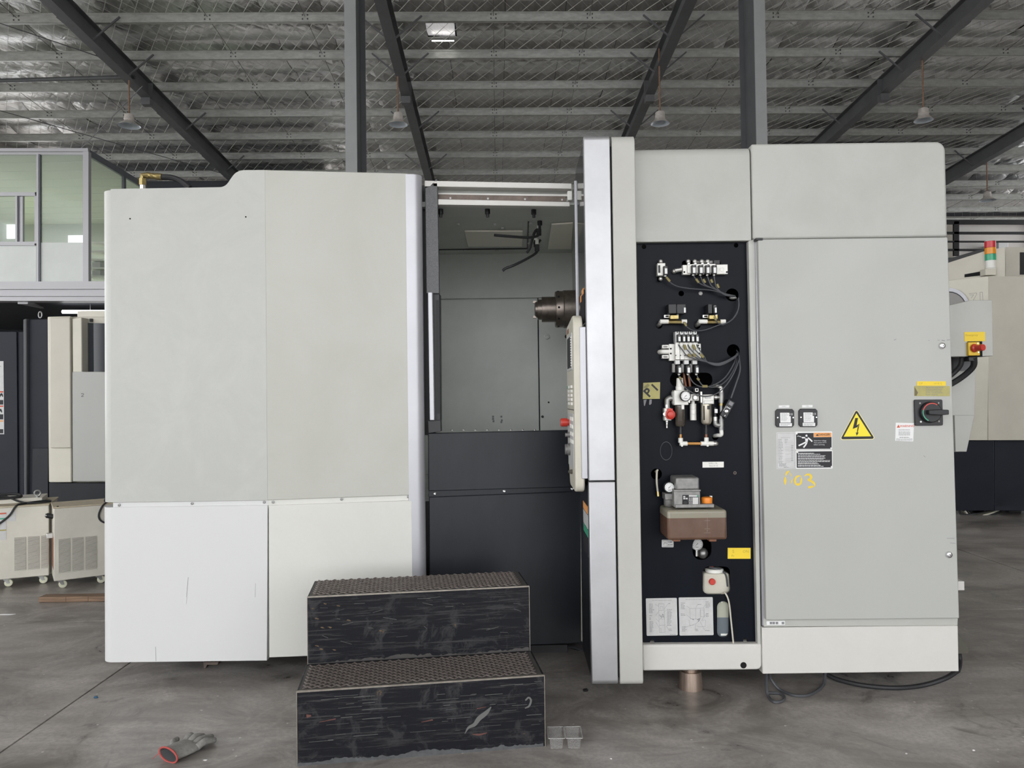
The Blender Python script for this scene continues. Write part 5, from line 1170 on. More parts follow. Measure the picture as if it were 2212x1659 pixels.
# ================================================================== PENDANT LAMPS
def lamp(px, py, onrafter, Y, label, d=.44):
    c = P(px, py, Y); top = zp(Y)+(-.398 if onrafter else .10); r = d/2
    t_ = thing('high_bay_lamp', label, 'lamp', (c.x, c.y, c.z-.08), 'bay lamps hanging from the roof')
    MB().tube([(c.x, c.y, top), (c.x, c.y, c.z+.18)], .017, 8, smooth=False).build('conduit', M['rust'], t_)
    mb = MB(); n = 9
    for k in range(n): z = c.z+.22+(top-c.z-.25)*k/n; mb.cyl((c.x, c.y, z), (c.x, c.y, z+.02), .021, n=8)
    mb.build('conduit_clips', M['rust'], t_, kind='stuff')
    MB().lathe((c.x, c.y, c.z+.19), (0, 0, -1), [(0, 0), (0, .04), (.02, .05), (.025, .095), (.13, .11), (.14, .10), (.15, .10)], 20).build('ballast_housing', M['lampbody'], t_)
    MB().lathe((c.x, c.y, c.z+.045), (0, 0, -1), [(0, .10), (.03, .11), (.09, r*.82), (.12, r*.97), (.125, r), (.13, r)], 28).build('shade', M['lampbody'], t_)
    MB().lathe((c.x, c.y, c.z+.035), (0, 0, -1), [(0, 0), (0, .09), (.03, .10), (.085, r*.80), (.12, r*.96)], 28).build('reflector', M['reflector'], t_)
lamp(279, 264, 1, 16.8, 'bay lamp on a rusty rod, in front of the leftmost dark rafter', .48)
lamp(860, 261, 1, 16.8, 'bay lamp on a rusty rod, just right of the left steel column', .43)
lamp(1426, 259, 0, 16.5, 'bay lamp on a rusty rod, above the tall grey post', .42)
lamp(1995, 252, 0, 16.4, 'bay lamp on a rusty rod, above the right end of the grey cabinet', .40)
lamp(2133, 427, 0, 22.9, 'small far bay lamp beyond the right edge of the cabinet', .46)
# ================================================================== SMALL THINGS ON THE FLOOR
# glove
g0 = G(372, 1641); g1 = G(440, 1606); ax = (g1-g0); GL = ax.length; ax.normalize(); sd = Vector((-ax.y, ax.x, 0))
gt = thing('work_glove', 'grey knit work glove with a red cuff edge lying on the floor', 'glove', (g0+g1)/2)
def gp3(a, s, z): return g0+ax*a*GL+sd*s+Vector((0, 0, z))
mb = MB()
def loft(mb, rings, n=16):
    b = len(mb.v)
    for (c, w, h, tw) in rings:
        for i in range(n):
            t = 2*math.pi*i/n; p_ = Vector((math.cos(t)*w, math.sin(t)*h)); mb.v.append(c+sd*p_.x+Vector((0, 0, p_.y+tw*math.cos(t))))
    for k in range(len(rings)-1):
        for i in range(n): mb.f.append([b+k*n+i, b+k*n+(i+1) % n, b+(k+1)*n+(i+1) % n, b+(k+1)*n+i]); mb.mi.append(mb.m)
loft(mb, [(gp3(-.12, .0, .030), .056, .030, .006), (gp3(.02, .0, .030), .050, .027, .006), (gp3(.2, .0, .028), .056, .026, .006), (gp3(.40, 0, .026), .060, .023, .006), (gp3(.58, 0, .024), .058, .020, .004), (gp3(.68, 0, .022), .050, .015, .002)])
cap = len(mb.v)-16; mb.f.append([cap+i for i in range(16)]); mb.mi.append(0)
for (s0, s1, l, z, bz) in ((-.044, -.050, 1.08, .018, .006), (-.016, -.014, 1.18, .018, .010), (.014, .022, 1.08, .020, .020), (.042, .060, .92, .020, .022)):
    mb.tube([gp3(.55, s0, .022), gp3(.8, (s0+s1)/2, z+.012+bz*.4), gp3(l, s1, z+bz*.2)], [.016, .0165, .015, .0135], 10); mb.ball(gp3(l, s1, z+bz*.2), .0135, 10)
mb.tube([gp3(.22, .03, .028), gp3(.36, .07, .038), gp3(.55, .085, .035)], [.016, .015, .013], 10); mb.ball(gp3(.55, .085, .035), .013, 10)
gb = mb.build('knit_body', M['glove'], gt, ang=180)
n = 24; ring = [gp3(-.12, .0, .030)+sd*math.cos(2*math.pi*i/n)*.056+Vector((0, 0, math.sin(2*math.pi*i/n)*.030+.006*math.cos(2*math.pi*i/n))) for i in range(n+1)]
MB().tube(ring, .0042, 6, sub=2).build('red_cuff_edge', M['redtrim'], gt)
mb = MB(); loft(mb, [(gp3(-.118, 0, .030), .053, .027, .006), (gp3(.08, 0, .030), .040, .012, .006)]); cap = len(mb.v)-16; mb.f.append([cap+i for i in range(16)]); mb.mi.append(0); mb.build('lining', M['gloved'], gt)
MB().tube([gp3(-.12, .05, .032), gp3(-.2, .062, .02), gp3(-.22, .075, .006)], .0015, 5).build('loose_thread', M['redtrim'], gt)
# clear plastic tray
M['rimclear'] = glassm('plastic_rim', (.75, .74, .73), .7, .15)
t0 = G(1222, 1621); tt = thing('plastic_tray', 'clear plastic two-cup tray beside the black step', 'tray', t0)
def cup(cx, nm):
    mb = MB(); w0, w1, d0, d1, h = .028, .033, .050, .056, .054
    def rg(w, d, z, r): return [Vector((t0.x+cx+x, t0.y+.06+y, z)) for x, y in rpoly([(-w, -d), (w, -d), (w, d), (-w, d)], r, 4)]
    A = rg(w0, d0, .002, .010); B = rg(w1, d1, h, .006); C = rg(w1+.005, d1+.006, h+.001, .004); n = len(A)
    mb.add(A+B+C, [list(range(n-1, -1, -1))]+[(i, (i+1) % n, (i+1) % n+n, i+n) for i in range(n)]+[(n+i, n+(i+1) % n, 2*n+(i+1) % n, 2*n+i) for i in range(n)])
    o = mb.build(nm, M['clear'], tt); md = o.modifiers.new('thickness', 'SOLIDIFY'); md.thickness = .0012
cup(-.040, 'cup'); cup(.040, 'cup')
for cx in (-.040, .040):
    rp = [Vector((t0.x+cx+x, t0.y+.06+y, .055)) for x, y in rpoly([(-.038, -.062), (.038, -.062), (.038, .062), (-.038, .062)], .004, 3)]
    MB().tube(rp+[rp[0]], .0011, 5, smooth=False).build('rim', M['rimclear'], tt)
mb = MB(); mb.box(t0.x-.008, t0.y+.03, .050, t0.x+.008, t0.y+.085, .053); mb.build('bridge', M['clear'], tt)
# plank, debris
pl0 = G(83, 1302); pl1 = G(215, 1301.5)
pk = thing('timber_plank', 'weathered brown timber plank on the floor by the chillers', 'plank', (pl0+pl1)/2+Vector((.3, .05, 0)))
MB().box(pl0.x, pl0.y, .002, pl0.x+1.35, pl0.y+.10, .045).build('plank_body', M['wood'], pk, bevel=.004)
for k, fx in enumerate((.22, .40)): MB().box(pl0.x+fx, pl0.y-.001, .004, pl0.x+fx+.0018, pl0.y+.004, .043).build('crack', M['debris'], pk)
def lump(px, py, r, label, mt, nm='debris_scrap', sq=(1.3, 1, .6)):
    g = G(px, py); mb = MB(); mb.ball(g+Vector((0, 0, r*sq[2]*.9)), r, 8, sq)
    for v_ in mb.v: v_ += Vector((random.uniform(-1, 1), random.uniform(-1, 1), random.uniform(-.5, .5)))*r*.25
    for v_ in mb.v: v_.z = max(v_.z, .0005)
    tag(mb.build(nm, M[mt], None, smooth=False), label, 'debris')
lump(1265, 1493, .012, 'small black scrap on the floor left of the silver post', 'debris')
lump(207, 1508, .010, 'small dark blue scrap on the floor at the left', 'bluebit')
lump(443, 1642.5, .005, 'tiny white paper scrap beside the glove', 'paper', sq=(2.2, 1, .4))
lump(1320, 1640, .004, 'tiny pale chip on the floor, front right of the clear tray', 'paper')
lump(2103, 1622, .005, 'tiny pale chip on the floor at the lower right', 'paper')
lump(1958, 1629, .004, 'tiny pale chip on the floor, middle of the front right', 'paper')
g = G(12, 1328); mb = MB(); mb.prism([g+Vector((x, y, .001)) for x, y in ((-.06, -.01), (.05, -.012), (.07, .01), (-.03, .014))], (0, 0, .003)); tag(mb.build('paper_scrap', M['paper'], None), 'white paper scrap on the floor at the left edge', 'paper')
# cables under the cabinet
def floorcable(px, r, label, mt='greycable', grp='cables under the cabinet'):
    pts = [P(a, b2, y) if y else G(a, b2, r) for a, b2, y in px]
    tag(MB().tube(pts, r, 8).build('power_cable', M[mt], None), label, 'cable', grp)
floorcable([(1656, 1450, 4.2), (1656, 1485, 4.12), (1660, 1504, 0), (1672, 1516, 0), (1690, 1514, 0), (1694, 1505, 0), (1684, 1498, 0), (1668, 1497, 0), (1656, 1496, 0)], .008, 'grey cable curled into a small loop on the floor under the cabinet')
floorcable([(1660, 1450, 4.25), (1666, 1468, 4.2), (1685, 1490, 0), (1715, 1502, 0), (1745, 1502, 0), (1768, 1490, 0), (1780, 1475, 4.25), (1783, 1448, 4.3)], .008, 'grey cable sagging in a bow under the cabinet skirt')
floorcable([(1780, 1452, 4.35), (1805, 1466, 4.3), (1860, 1480, 0), (1930, 1486, 0), (1990, 1481, 0), (2040, 1466, 4.2), (2070, 1448, 4.25)], .013, 'thick black cable sagging under the right end of the cabinet', 'rubber')
floorcable([(1862, 1448, 4.6), (1878, 1466, 4.5), (1888, 1474, 4.5), (1898, 1468, 4.5), (1904, 1450, 4.6)], .016, 'short dark hose loop behind the cabinet skirt', 'rubber')
# ================================================================== CHILLERS
def chiller(px, py, k, w, name_label, side, cx, lv, D_):
    o0 = G(px, py, .078); a = math.atan(k); TM = Matrix.Translation(o0-Vector((0, 0, .078))) @ Matrix.Rotation(a, 4, 'Z')
    t_ = thing('chiller_unit', name_label, 'chiller', TM @ Vector((w/2, .3, 0)), 'cream chiller units at the left')
    def cb(mb, nm, mt, parent=None, **kk): return mb.build(nm, M[mt], parent or t_, M=TM, **kk)
    H_ = .70
    cb(MB().box(0, 0, .078, w, D_, H_), 'cabinet', 'chill', bevel=.006)
    cb(MB().box(-.006, -.008, H_, w+.006, D_+.006, H_+.012), 'lid', 'chilltop', bevel=.003)
    for k_ in range(3):
        xx = lv+k_*.101; xe = min(xx+.088, w-.008)
        lp = cb(MB().box(xx, -.0015, .145, xe, .001, .432), 'louvre_panel', 'olive', smooth=False)
        mb = MB()
        for q in range(26): z = .148+q*.011; mb.box(xx, -.006, z, xe, -.0005, z+.0064)
        cb(mb, 'louvre_slats', 'chill', lp, smooth=False, kind='stuff')
    for x in cx:
        for y in (.07, D_-.07):
            cs = cb(MB().box(x-.028, y-.028, .068, x+.028, y+.028, .079), 'caster', 'steel')
            cb(MB().prism([(x-.022, y-.02, .07), (x+.022, y-.02, .07), (x+.03, y-.02, .03), (x+.01, y-.02, .03)], (0, .003, 0)), 'caster_fork', 'steel', cs); cb(MB().prism([(x-.022, y+.017, .07), (x+.022, y+.017, .07), (x+.03, y+.017, .03), (x+.01, y+.017, .03)], (0, .003, 0)), 'caster_fork', 'steel', cs)
            cb(MB().lathe((x+.02, y-.014, .034), (0, 1, 0), [(0, 0), (0, .012), (-.002, .012), (-.002, .020), (0, .031), (.004, .033), (.024, .033), (.028, .031), (.028, 0)], 20), 'caster_wheel', 'caster', cs)
    return t_, cb, H_, D_
t1, cb1, H1, D1 = chiller(-62, 1258, .43, .575, 'cream chiller at the left edge with a cable lying over its front', False, (.24, .505), .315, .55)
t2, cb2, H2, D2 = chiller(116.5, 1256, .66, .75, 'cream chiller standing right of the other one, half behind the white machine', True, (.05, .345, .69), .035, .40)
# things on chiller 1
lb = cb1(MB().box(.08, -.003, .42, .255, .0, .66), 'rating_label', 'plate', smooth=False)
for (z, mt_) in ((.645, 'inkr'), (.60, 'green'), (.50, 'gold')): cb1(MB().box(.08, -.0045, z, .255, -.002, z+.012), 'label_stripe', mt_, lb, smooth=False)
cb1(MB().box(.262, -.003, .58, .325, 0, .665), 'rating_label', 'plate', smooth=False)
cv = cb1(MB().box(.02, .18, H1+.012, .50, .50, H1+.055), 'top_cover', 'chill', bevel=.005)
cb1(MB().lathe((.46, .2, H1+.055), (0, 0, 1), [(0, .018), (.01, .018), (.012, .008), (.018, .008)], 12), 'eyebolt_base', 'steel', cv)
cb1(MB().tube([(.46+.024*math.cos(a), .2, H1+.092+.024*math.sin(a)) for a in [2*math.pi*i/14 for i in range(15)]], .0075, 8, sub=2), 'eyebolt', 'steel', cv)
tag(cb1(MB().tube([(-.2, .12, H1+.05), (.05, .16, H1+.07), (.2, .20, H1+.08), (.33, .12, H1+.035), (.42, .06, H1+.022), (.55, .10, H1+.02), (.56, .18, H1+.02), (.5, .16, H1+.022), (.38, .05, H1+.022), (.33, -.012, H1+.01), (.27, -.014, .62), (.12, -.016, .50), (.0, -.016, .40), (-.1, -.02, .3)], .009, 8), 'chiller_power_lead', 'rubber'), None)
cb1(MB().tube([(-.1, .22, H1+.07), (.1, .24, H1+.09), (.28, .24, H1+.09), (.33, .2, H1+.07), (.2, .17, H1+.065), (.05, .2, H1+.07)], .013, 8), 'coiled_lead', 'rubber')
cb1(MB().cyl((.10, .14, H1+.068), (.17, .14, H1+.075), .014, n=12), 'lead_plug', 'chrome')
# side fittings of chiller 2
cb2(MB().cyl((.0, .10, .62), (-.05, .10, .635), .022, n=14), 'hose_port', 'black'); cb2(MB().cyl((-.045, .10, .634), (-.06, .10, .638), .016, n=14), 'hose_port_cap', 'chrome'); cb2(MB().box(-.05, .12, .43, 0, .17, .475), 'drain_port', 'nickel', bevel=.004)
cb2(MB().box(-.002, .04, .17, .0, .30, .45), 'side_grille', 'tubeb')
cb2(MB().tube([(.52, .05, H2+.02), (.46, .04, H2+.03), (.38, -.012, H2+.005), (.34, -.016, .62), (.36, -.016, .56), (.44, -.016, .53), (.56, -.016, .55)], .008, 8), 'chiller_power_lead', 'rubber'); cb2(MB().tube([(.40, .10, H2+.025), (.45, .05, H2+.03), (.55, .05, H2+.04), (.6, .1, H2+.04), (.5, .15, H2+.03), (.4, .11, H2+.03)], .014, 8), 'coiled_lead', 'rubber')
cb2(MB().box(.46, -.003, .56, .62, 0, .68), 'rating_label', 'plate', smooth=False); cb2(MB().cyl((.03, .02, H2+.012), (.03, .02, H2+.018), .008, n=8), 'lid_screw', 'hole')
# ================================================================== LEFT BACKGROUND MACHINE
YM = 8.3
m2 = thing('navy_machine', 'navy and cream machining center behind the chillers at the left', 'machine', (-4.8, 9.3, 0))
def p2(mb, nm, mt, **k): return mb.build(nm, M[mt], m2, **k)
xl = P(52, 900, YM).x; xr = P(330, 900, YM).x
zt = P(75, 688, YM).z
p2(MB().box(xl, YM+.06, .0, xr, YM+1.8, zt), 'navy_body', 'navyback', bevel=.01)
p2(MB().pp([(51, 1090), (50, 690), (57, 688), (58, 1090)], YM+.02, .06), 'corner_highlight', 'greycable', bevel=.008)  # lighter strip paints the highlight along the cabinet corner
p2(MB().pp([(105, 1042), (102, 684), (152, 683), (154, 1042)], YM-.10, .2), 'cream_column', 'creamy', bevel=.01)
p2(MB().pp([(108, 968), (107, 686), (151, 685), (153, 968)], YM-.13, .05), 'cream_cover', 'creamshade', bevel=.01)
p2(MB().pp([(153, 968), (152, 686), (157, 686), (157, 968)], YM+.0, .04), 'column_gap', 'hole')
p2(MB().pp([(156, 1042), (156, 684), (240, 684), (240, 1042)], YM+.02, .06), 'door_surround', 'creamshade', bevel=.01)
p2(MB().pp([(157, 806), (156, 688), (176, 685), (177, 806)], YM-.12, .16), 'door_jamb', 'creamy', bevel=.008)
p2(MB().pp([(184, 803), (183, 697), (240, 699), (240, 803)], YM-.0, .03), 'door_window', 'glassdoor')
p2(MB().pp([(157, 1040), (156, 803), (240, 803), (240, 1040)], YM-.14, .04), 'grey_cover', 'door', bevel=.006)
p2(MB().pp([(193, 695), (193, 688), (198, 688), (198, 695)], YM-.01, .03), 'door_switch', 'black')
mb = MB(); stroke(mb, [(175, 851), (179, 850), (180.5, 852), (176, 856.5), (181, 856)], [.9]*5, YM-.142); p2(mb, 'handwritten_two', 'ink', smooth=False, label='handwritten number two')
p2(MB().pp([(106, 1100), (106, 1043), (240, 1043), (240, 1100)], YM-.03, .05), 'base_cover', 'charcoal', bevel=.004)
p2(MB().pp([(68, 1090), (70, 968), (104, 968), (104, 1090)], YM+.04, .03), 'base_flap', 'charcoal', bevel=.004)
c = P(87, 680, YM+.4); p2(MB().tube([c+Vector((.028*math.cos(a)*.7, 0, .035*math.sin(a))) for a in [2*math.pi*i/12 for i in range(13)]], .008, 6, sub=2), 'lifting_eye', 'steel')
ZT2 = P(200, 676, YM+.3).z; p2(MB().box(P(155, 680, YM).x, YM+.1, zt-.05, xr, YM+1.2, ZT2), 'cream_hood', 'creamy', bevel=.01)
# dark cabinet
m3 = thing('control_cabinet', 'dark navy control cabinet with a warning label strip at the left edge', 'cabinet', (-5.9, 9.2, 0))
xc0 = P(-170, 900, 8.6).x; xc1 = P(49, 900, 8.6).x; zc_ = P(20, 716, 8.6).z
MB().box(xc0, 8.62, .05, xc1, 9.9, zc_).build('cabinet_body', M['navyback'], m3, bevel=.008)
MB().pp([(-150, 1085), (-150, 716), (36, 716), (39, 1085)], 8.6, .03).build('cabinet_door', M['navyback'], m3, bevel=.006)
ls = MB().pp([(-60, 938), (-60, 780), (7.5, 780), (9, 938)], 8.597, .004).build('warning_strip', M['plate'], m3, smooth=False)
for (a, b2, mt_) in ((845, 848, 'inkr'), (876, 879, 'inkr'), (908, 911, 'inko'), (864, 874, 'ink'), (895, 906, 'ink'), (927, 936, 'ink')):
    mb = MB(); rect(mb, -58, a, 7, b2, 8.5965); mb.build('warning_band', M[mt_], ls, smooth=False)
for (x, y) in ((3, 853), (1, 887)):
    mb = MB(); stroke(mb, [(x-4, y+5), (x, y-2), (x+3, y+4)], [2, 4, 2], 8.596); mb.build('warning_pictogram', M['ink'], ls, smooth=False)
mb = MB(); lines(mb, -50, 786, 5, 12, 4.6, 1.2, 8.5965); mb.build('warning_text', M['inkg'], ls, smooth=False)
# ================================================================== MEZZANINE OFFICE
M['glare'] = mat('office_glare', (.9, .95, 1), .5, emit=1.2)  # own glow imitates bright reflections in the office glass
YO = 15.0
of = thing('mezzanine_office', 'glazed office on the steel mezzanine at the upper left', 'office', (P(90, 610, YO).x, YO+3, P(90, 608, YO).z))
def po(mb, nm, mt, parent=None, **k): return mb.build(nm, M[mt] if isinstance(mt, str) else mt, parent or of, **k)
def strp(x0, y0, x1, y1, nm, mt, d=0, th=.06, **k): return po(MB().pp([(x0, y1), (x0, y0), (x1, y0), (x1, y1)], YO+d, th), nm, mt, smooth=False, **k)
LX = -260
strp(LX, 320, 190, 327, 'top_rail', 'frame', -.04); strp(LX, 327, 190, 334, 'top_rail', 'frame', 0); strp(179, 327, 191, 609, 'corner_post', 'frame', -.03, .1)
strp(78.5, 333, 83, 609, 'mullion', 'frame', -.02); strp(83, 333, 86.5, 609, 'mullion', 'framedark', -.01)
strp(87, 334, 179, 524, 'glass_pane', 'glass', .03, .01); strp(87, 524, 179, 609, 'frosted_pane', 'frost', .02, .02); strp(LX, 530, 78, 609, 'frosted_pane', 'frost', .02, .02); strp(LX, 334, 78.5, 415, 'glass_pane', 'glass', .03, .01)
w1 = strp(LX, 415, 78.5, 423, 'window_head', 'frame', -.02); strp(LX, 522, 78.5, 530, 'window_sill', 'frame', -.02); strp(74.5, 415, 78.5, 530, 'window_jamb', 'frame', -.02); strp(33, 422, 37, 523, 'sash_stile', 'frame', -.01); strp(37, 422, 40, 523, 'sash_shadow', 'framedark', .0); strp(40, 422, 49, 523, 'sash_stile', 'frame', .02)
strp(LX, 423, 33, 522, 'glass_pane', 'glass', .02, .01)
zf = P(90, 609, YO).z; zr = P(90, 322, YO).z; xo = P(190, 460, YO).x; xw = -13.8
dirv = Vector((-YAW, 1, 0))
def side(y0, y1, z0, z1, nm, mt, off=0, th=.05):
    a = Vector((xo+off, YO, 0))+dirv*(y0-YO); b2 = Vector((xo+off, YO, 0))+dirv*(y1-YO)
    return po(MB().prism([(a.x, a.y, z0), (b2.x, b2.y, z0), (b2.x, b2.y, z1), (a.x, a.y, z1)], (-th, 0, 0)), nm, mt, smooth=False)
side(YO, YO+6, zr-.13, zr, 'side_top_rail', 'framedark'); side(YO, YO+.09, zf, zr, 'side_post', 'framedark', .004)
for y in (YO+1.45, YO+2.9, YO+4.4, YO+5.9): side(y, y+.10, zf, zr, 'side_post', 'framedark', .004)
side(YO+.1, YO+5.9, zf, zr-.1, 'side_glass', 'glass', -.02, .01)
po(MB().box(xw, YO+.05, zf-.06, xo-.06, YO+6, zf), 'office_floor', 'ofwall', smooth=False); po(MB().box(xw, YO+.05, zr-.10, xo-.06, YO+6, zr-.04), 'office_ceiling', 'ofceil', smooth=False); po(MB().box(xw, YO+5.9, zf, xo-.12, YO+6, zr), 'office_back_wall', 'ofwall', smooth=False)
po(MB().box(xw-.02, YO+.1, zf, xw+.08, YO+6, zr-.1), 'office_partition', 'ofwall', smooth=False)
for k in range(9): po(MB().box(xw, YO+.5+k*.6, zr-.106, xo-.06, YO+.515+k*.6, zr-.0995), 'ceiling_grid_bar', 'frost', smooth=False)
a_ = P(30, 470, YO+5.85); po(MB().box(a_.x-1.3, YO+5.86, P(30, 515, YO+5.85).z, a_.x+.02, YO+5.9, P(30, 440, YO+5.85).z), 'glare_panel', 'glare', smooth=False)  # glowing panel in place of a reflection, not a window
a_ = P(160, 520, YO+5.8); po(MB().box(a_.x-.2, YO+5.86, zf, a_.x+.25, YO+5.9, P(160, 508, YO+5.85).z), 'glare_panel', 'glare', smooth=False)
al = bpy.data.lights.new('office_fill', 'AREA'); al.shape = 'RECTANGLE'; al.size = 2.4; al.size_y = 3; al.energy = 130; al.color = (.95, 1, .86); alo = bpy.data.objects.new('office_fill', al); COL.objects.link(alo); alo.location = (xo-2.6, YO+3, zr-.3)  # added fill light that brightens the office interior, not a real fitting
# shelf with boxes by the glass side
sh = thing('storage_shelf', 'white shelf rack seen through the side glass of the office', 'shelf', (P(225, 600, 16.6).x, 16.8, zf))
zsh = []
for y in (522, 541, 559, 577, 595):
    MB().pp([(189, y+4), (189, y), (262, y), (262, y+4)], 16.6, .35).build('shelf_board', M['plastw'], sh, smooth=False); zsh.append(P(200, y, 16.6).z)
for x in (189, 259): MB().box(P(x, 560, 16.6).x, 16.58, zf, P(x+3, 560, 16.6).x, 16.6, P(x, 518, 16.6).z).build('shelf_post', M['frame'], sh, smooth=False)
for k, (i, wd) in enumerate(((3, 'fourth'), (4, 'lowest'))):
    xa0 = P(196, 570, 16.6).x; tag(MB().box(xa0, 16.65, zsh[i]+.004, xa0+.18, 16.9, zsh[i]+.12).build('document_tray', M['plate'], None), 'grey document tray on the %s board of the office shelf rack' % wd, 'tray')
# mezzanine steel
mz = st('trim_1', MB().pp([(LX, 625), (LX, 609), (420, 607), (420, 624)], YO-.1, .3), M['frame'], smooth=False)
st('trim_2', MB().pp([(LX, 640), (LX, 626), (420, 625), (420, 640)], YO-.06, .08), M['frame'], smooth=False); st('trim_3', MB().pp([(LX, 650), (LX, 641), (420, 641), (420, 650)], YO-.12, .3), M['frame'], smooth=False)
zb3 = P(100, 650, YO).z
st('trim_4', MB().pp([(LX, 676), (LX, 665), (420, 664), (420, 675)], YO+2.2, .25), M['frame'], smooth=False)
st('trim_5', MB().pp([(LX, 664), (LX, 651), (420, 651), (420, 664)], YO+2.25, .1), M['steelbeam'], smooth=False)
st('trim_6', MB().prism([P(38, 651, YO), P(115, 667, YO+2.2), P(122, 664, YO+2.2), P(60, 651, YO)], (0, 0, -.05)), M['frame'], smooth=False)
st('trim_7', MB().box(xw, YO+.2, zb3+.02, xo+1.5, YO+6, zb3+.10), M['walldark'], smooth=False)
# fluorescent tube
a_ = P(135, 673.5, 15.7); b2 = P(250, 673.5, 15.7)
fl_ = thing('tube_lamp', 'glowing fluorescent tube hanging under the mezzanine', 'lamp', (a_+b2)/2)
MB().cyl(a_, b2, .036, n=14).build('glowing_tube', M['tubelamp'], fl_)
for x in (195, 240): p_ = P(x, 673, 15.7); MB().tube([p_, Vector((p_.x, p_.y, zb3+.03))], .006, 6, smooth=False).build('hanger', M['frame'], fl_)
# dark walls at far left; upper one unseen, added to darken the foil's reflections
st('wall_reflection_mask', MB().box(-14.2, 25.0, 5.3, -5.6, 25.1, zp(25)+.1), M['walldark'], M=RB, smooth=False)
st('wall_under_office', MB().box(-14.2, 22.0, 0, -6.0, 22.1, 4.0), M['walldark'], M=RB, smooth=False)
# ================================================================== RIGHT BACKGROUND MACHINE
YG = 9.8; xk = P(2135, 780, YG).x
PG1 = Pl(YG, -.967, xk); PG2 = Pl(YG)
m4 = thing('cream_machine', 'cream machining center with navy base standing behind at the right', 'machine', (5.9, 10.6, 0))
def p4(mb, nm, mt, parent=None, **k): return mb.build(nm, M[mt] if isinstance(mt, str) else mt, parent or m4, **k)
p4(MB().pp([(1990, 951), (1990, 612), (2135, 597), (2135, 951)], PG1, .06), 'angled_front', 'creamy', bevel=.004)
p4(MB().pp([(2135, 951), (2135, 597), (2420, 594), (2420, 951)], PG2, .06), 'flat_front', 'creamshade', bevel=.004)  # darker cream carries the shade of this face
p4(MB().pp([(1990, 1103), (1990, 952), (2147, 952), (2147, 1103)], PG1.off(.05), .05), 'angled_base', 'navyback', bevel=.004)
p4(MB().pp([(2147, 1103), (2147, 952), (2420, 952), (2420, 1103)], PG2.off(.10), .05), 'flat_base', 'navyback', bevel=.004)
HB = PG1.off(.25); H2_ = Pl(YG+.25)
p4(MB().pp([(2000, 612), (2000, 583), (2131, 541), (2171, 534), (2171, 600)], HB, .05), 'angled_hood', 'creamshade', bevel=.004)
p4(MB().pp([(2171, 600), (2171, 534), (2420, 533), (2420, 600)], H2_, .05), 'flat_hood', 'creamshade', bevel=.004)
ysl = PG1.off(.245); p4(MB().pp([(2083.5, 599), (2083.5, 592.5), (2120, 586), (2120, 595)], ysl, .01), 'vent_slot', 'hole')
p4(MB().pp([(2204, 593), (2204, 545), (2240, 545), (2240, 593)], Pl(YG+.24), .01), 'black_panel', 'black')
p4(MB().pp([(2000, 600), (2006, 571), (2110, 541), (2132, 536), (2132, 545), (2010, 585)], HB.off(.3), .2), 'hood_cover', 'black')
bx = MB(); bx.prism([(xk, YG+.1, .12), (xk+1.7, YG+.1, .12), (xk+1.7, YG+2, .12), (xk-1.2, YG+2, .12), (xk-1.0, YG+1.2, .12)], (0, 0, 2.9)); p4(bx, 'machine_body', 'navyback', smooth=False)
for (a0, r0, r1, nm, mt_, d) in ((0, 46, 38.5, 'window_frame', 'silver_paint', -.03), (0, 38.5, 36.5, 'window_seal', 'black', -.02)):
    mb = MB(); n = 28; cxp, cyp = 2050, 668; o = PG1.off(d); vs = []
    for i in range(n+1):
        a = 2*math.pi*i/n; dy = 90 if a > math.pi+.01 else 0
        for r in (r0, r1): vs.append(P(cxp+r*math.cos(a), cyp+dy-r*math.sin(a), o))
    mb.add(vs, [(2*i, 2*i+1, 2*i+3, 2*i+2) for i in range(n)]); p4(mb, nm, mt_)
p4(MB().pp([(2050+36.5*math.cos(math.pi*i/20), 668+(90 if i > 20 else 0)-36.5*math.sin(math.pi*i/20)) for i in range(40)], PG1.off(-.012), .01), 'door_window', mat('grey_window', (.24, .23, .215), .3))
mb = MB(); o = PG1.off(-.002)
for s_ in ((2093, 634.5, 2109.5, 632.8), (2109.5, 632.8, 2109.5, 636), (2109.5, 636, 2100, 653), (2094, 637.5, 2103.5, 636.8), (2103.5, 636.8, 2098, 643.5), (2116.8, 631.5, 2122.3, 631.2), (2116.8, 631.5, 2117.3, 649), (2122.3, 631.2, 2123.2, 649)): seg(mb, *s_, .65, o)
p4(mb, 'outlined_letters', 'inkg', smooth=False, label='outlined lettering on the angled front')
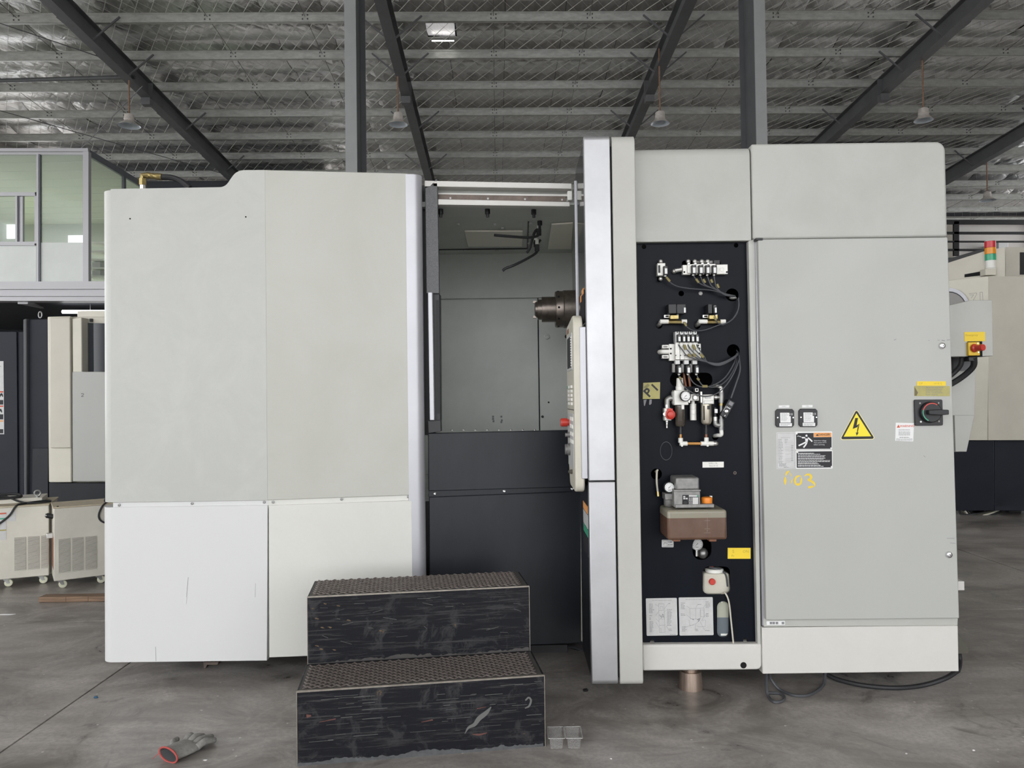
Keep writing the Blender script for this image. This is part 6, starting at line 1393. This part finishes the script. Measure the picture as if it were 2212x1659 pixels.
# stack light
YK = YG+.12; cs = P(2140, 580, YK); kk = YK/F
sl_ = p4(MB().lathe((cs.x, cs.y, cs.z), (0, 0, 1), [(-.01, .06), (0, .06), (.004, .066), (.010, .066), (.010, .062), (17*kk, .062), (17*kk, 0)], 20), 'stack_light', 'plastw')
for k, mt_ in enumerate(('lgrn', 'lamb', 'lred')): MB().lathe((cs.x, cs.y, cs.z+(17+14*k)*kk), (0, 0, 1), [(0, .058), (0, .064), (13.5*kk, .064), (13.5*kk, .058), (13.5*kk, 0)], 20).build('signal_lens', M[mt_], sl_)
MB().lathe((cs.x, cs.y, cs.z+59*kk), (0, 0, 1), [(0, .064), (.004, .064), (.008, .05), (.008, 0)], 20).build('lens_cap', M['plastw'], sl_)
p4(MB().pp([(2129, 594), (2129, 580), (2152, 580), (2152, 594)], YG+.06, .12), 'light_bracket', 'creamy', bevel=.004)
for k in range(4): p4(MB().tube([P(2072+k*6, 1104, YG+.3), P(2080+k*9, 1112+k*1.5, YG+.25), P(2110+k*10, 1110+k, YG+.2), P(2150+k*8, 1100, YG+.3)], .014, 6), 'floor_hose', ('rubber', 'olive', 'cream', 'rubber')[k])
for x in (2100, 2180): p4(MB().pp([(x, 1116), (x, 1102), (x+26, 1102), (x+26, 1115)], YG+.4, .2), 'machine_foot', 'black')
# far walkway railing on the right
YW = 24.0
rl = thing('walkway_railing', 'black steel railing of the far walkway at the right', 'railing', P(2130, 541, YW))
def rlb(x0, y0, x1, y1, nm): MB().pp([(x0, y1), (x0, y0), (x1, y0), (x1, y1)], YW, .08).build(nm, M['black'], rl, smooth=False)
rlb(1960, 474.5, 2400, 484, 'top_beam')
for y, w in ((500.5, 5), (520, 3), (537.5, 4)): rlb(1960, y, 2400, y+w, 'rail')
for x in (2061, 2380): rlb(x, 478, x+11, 552, 'post')
zdk = P(2130, 556, YW).z
st('trim_8', MB().box(9.0, YW-.05, zdk-.2, 21.5, 31.1, zdk), M['walldark'], smooth=False)
for x in (9.3, 15, 21): st('trim_9', MB().box(x, YW+.1, 0, x+.2, YW+.3, zdk-.2), M['walldark'], smooth=False)
cc = P(2020, 484, 25.2); cd = P(2060, 484, 25.2); tag(MB().box(cc.x, 25.2, zdk, cd.x, 25.7, cd.z).build('cream_crate', M['creamshade'], None, bevel=.02), 'cream box behind the far walkway railing', 'box')
sa = P(2153, 523, 30.6); sb_ = P(2175, 541, 30.6); tag(MB().box(sa.x, 30.5, sb_.z, sb_.x, 31.9, sa.z).build('switch_box', M['plate'], None, bevel=.02), 'small grey switch box on the far wall by the stack light', 'box')
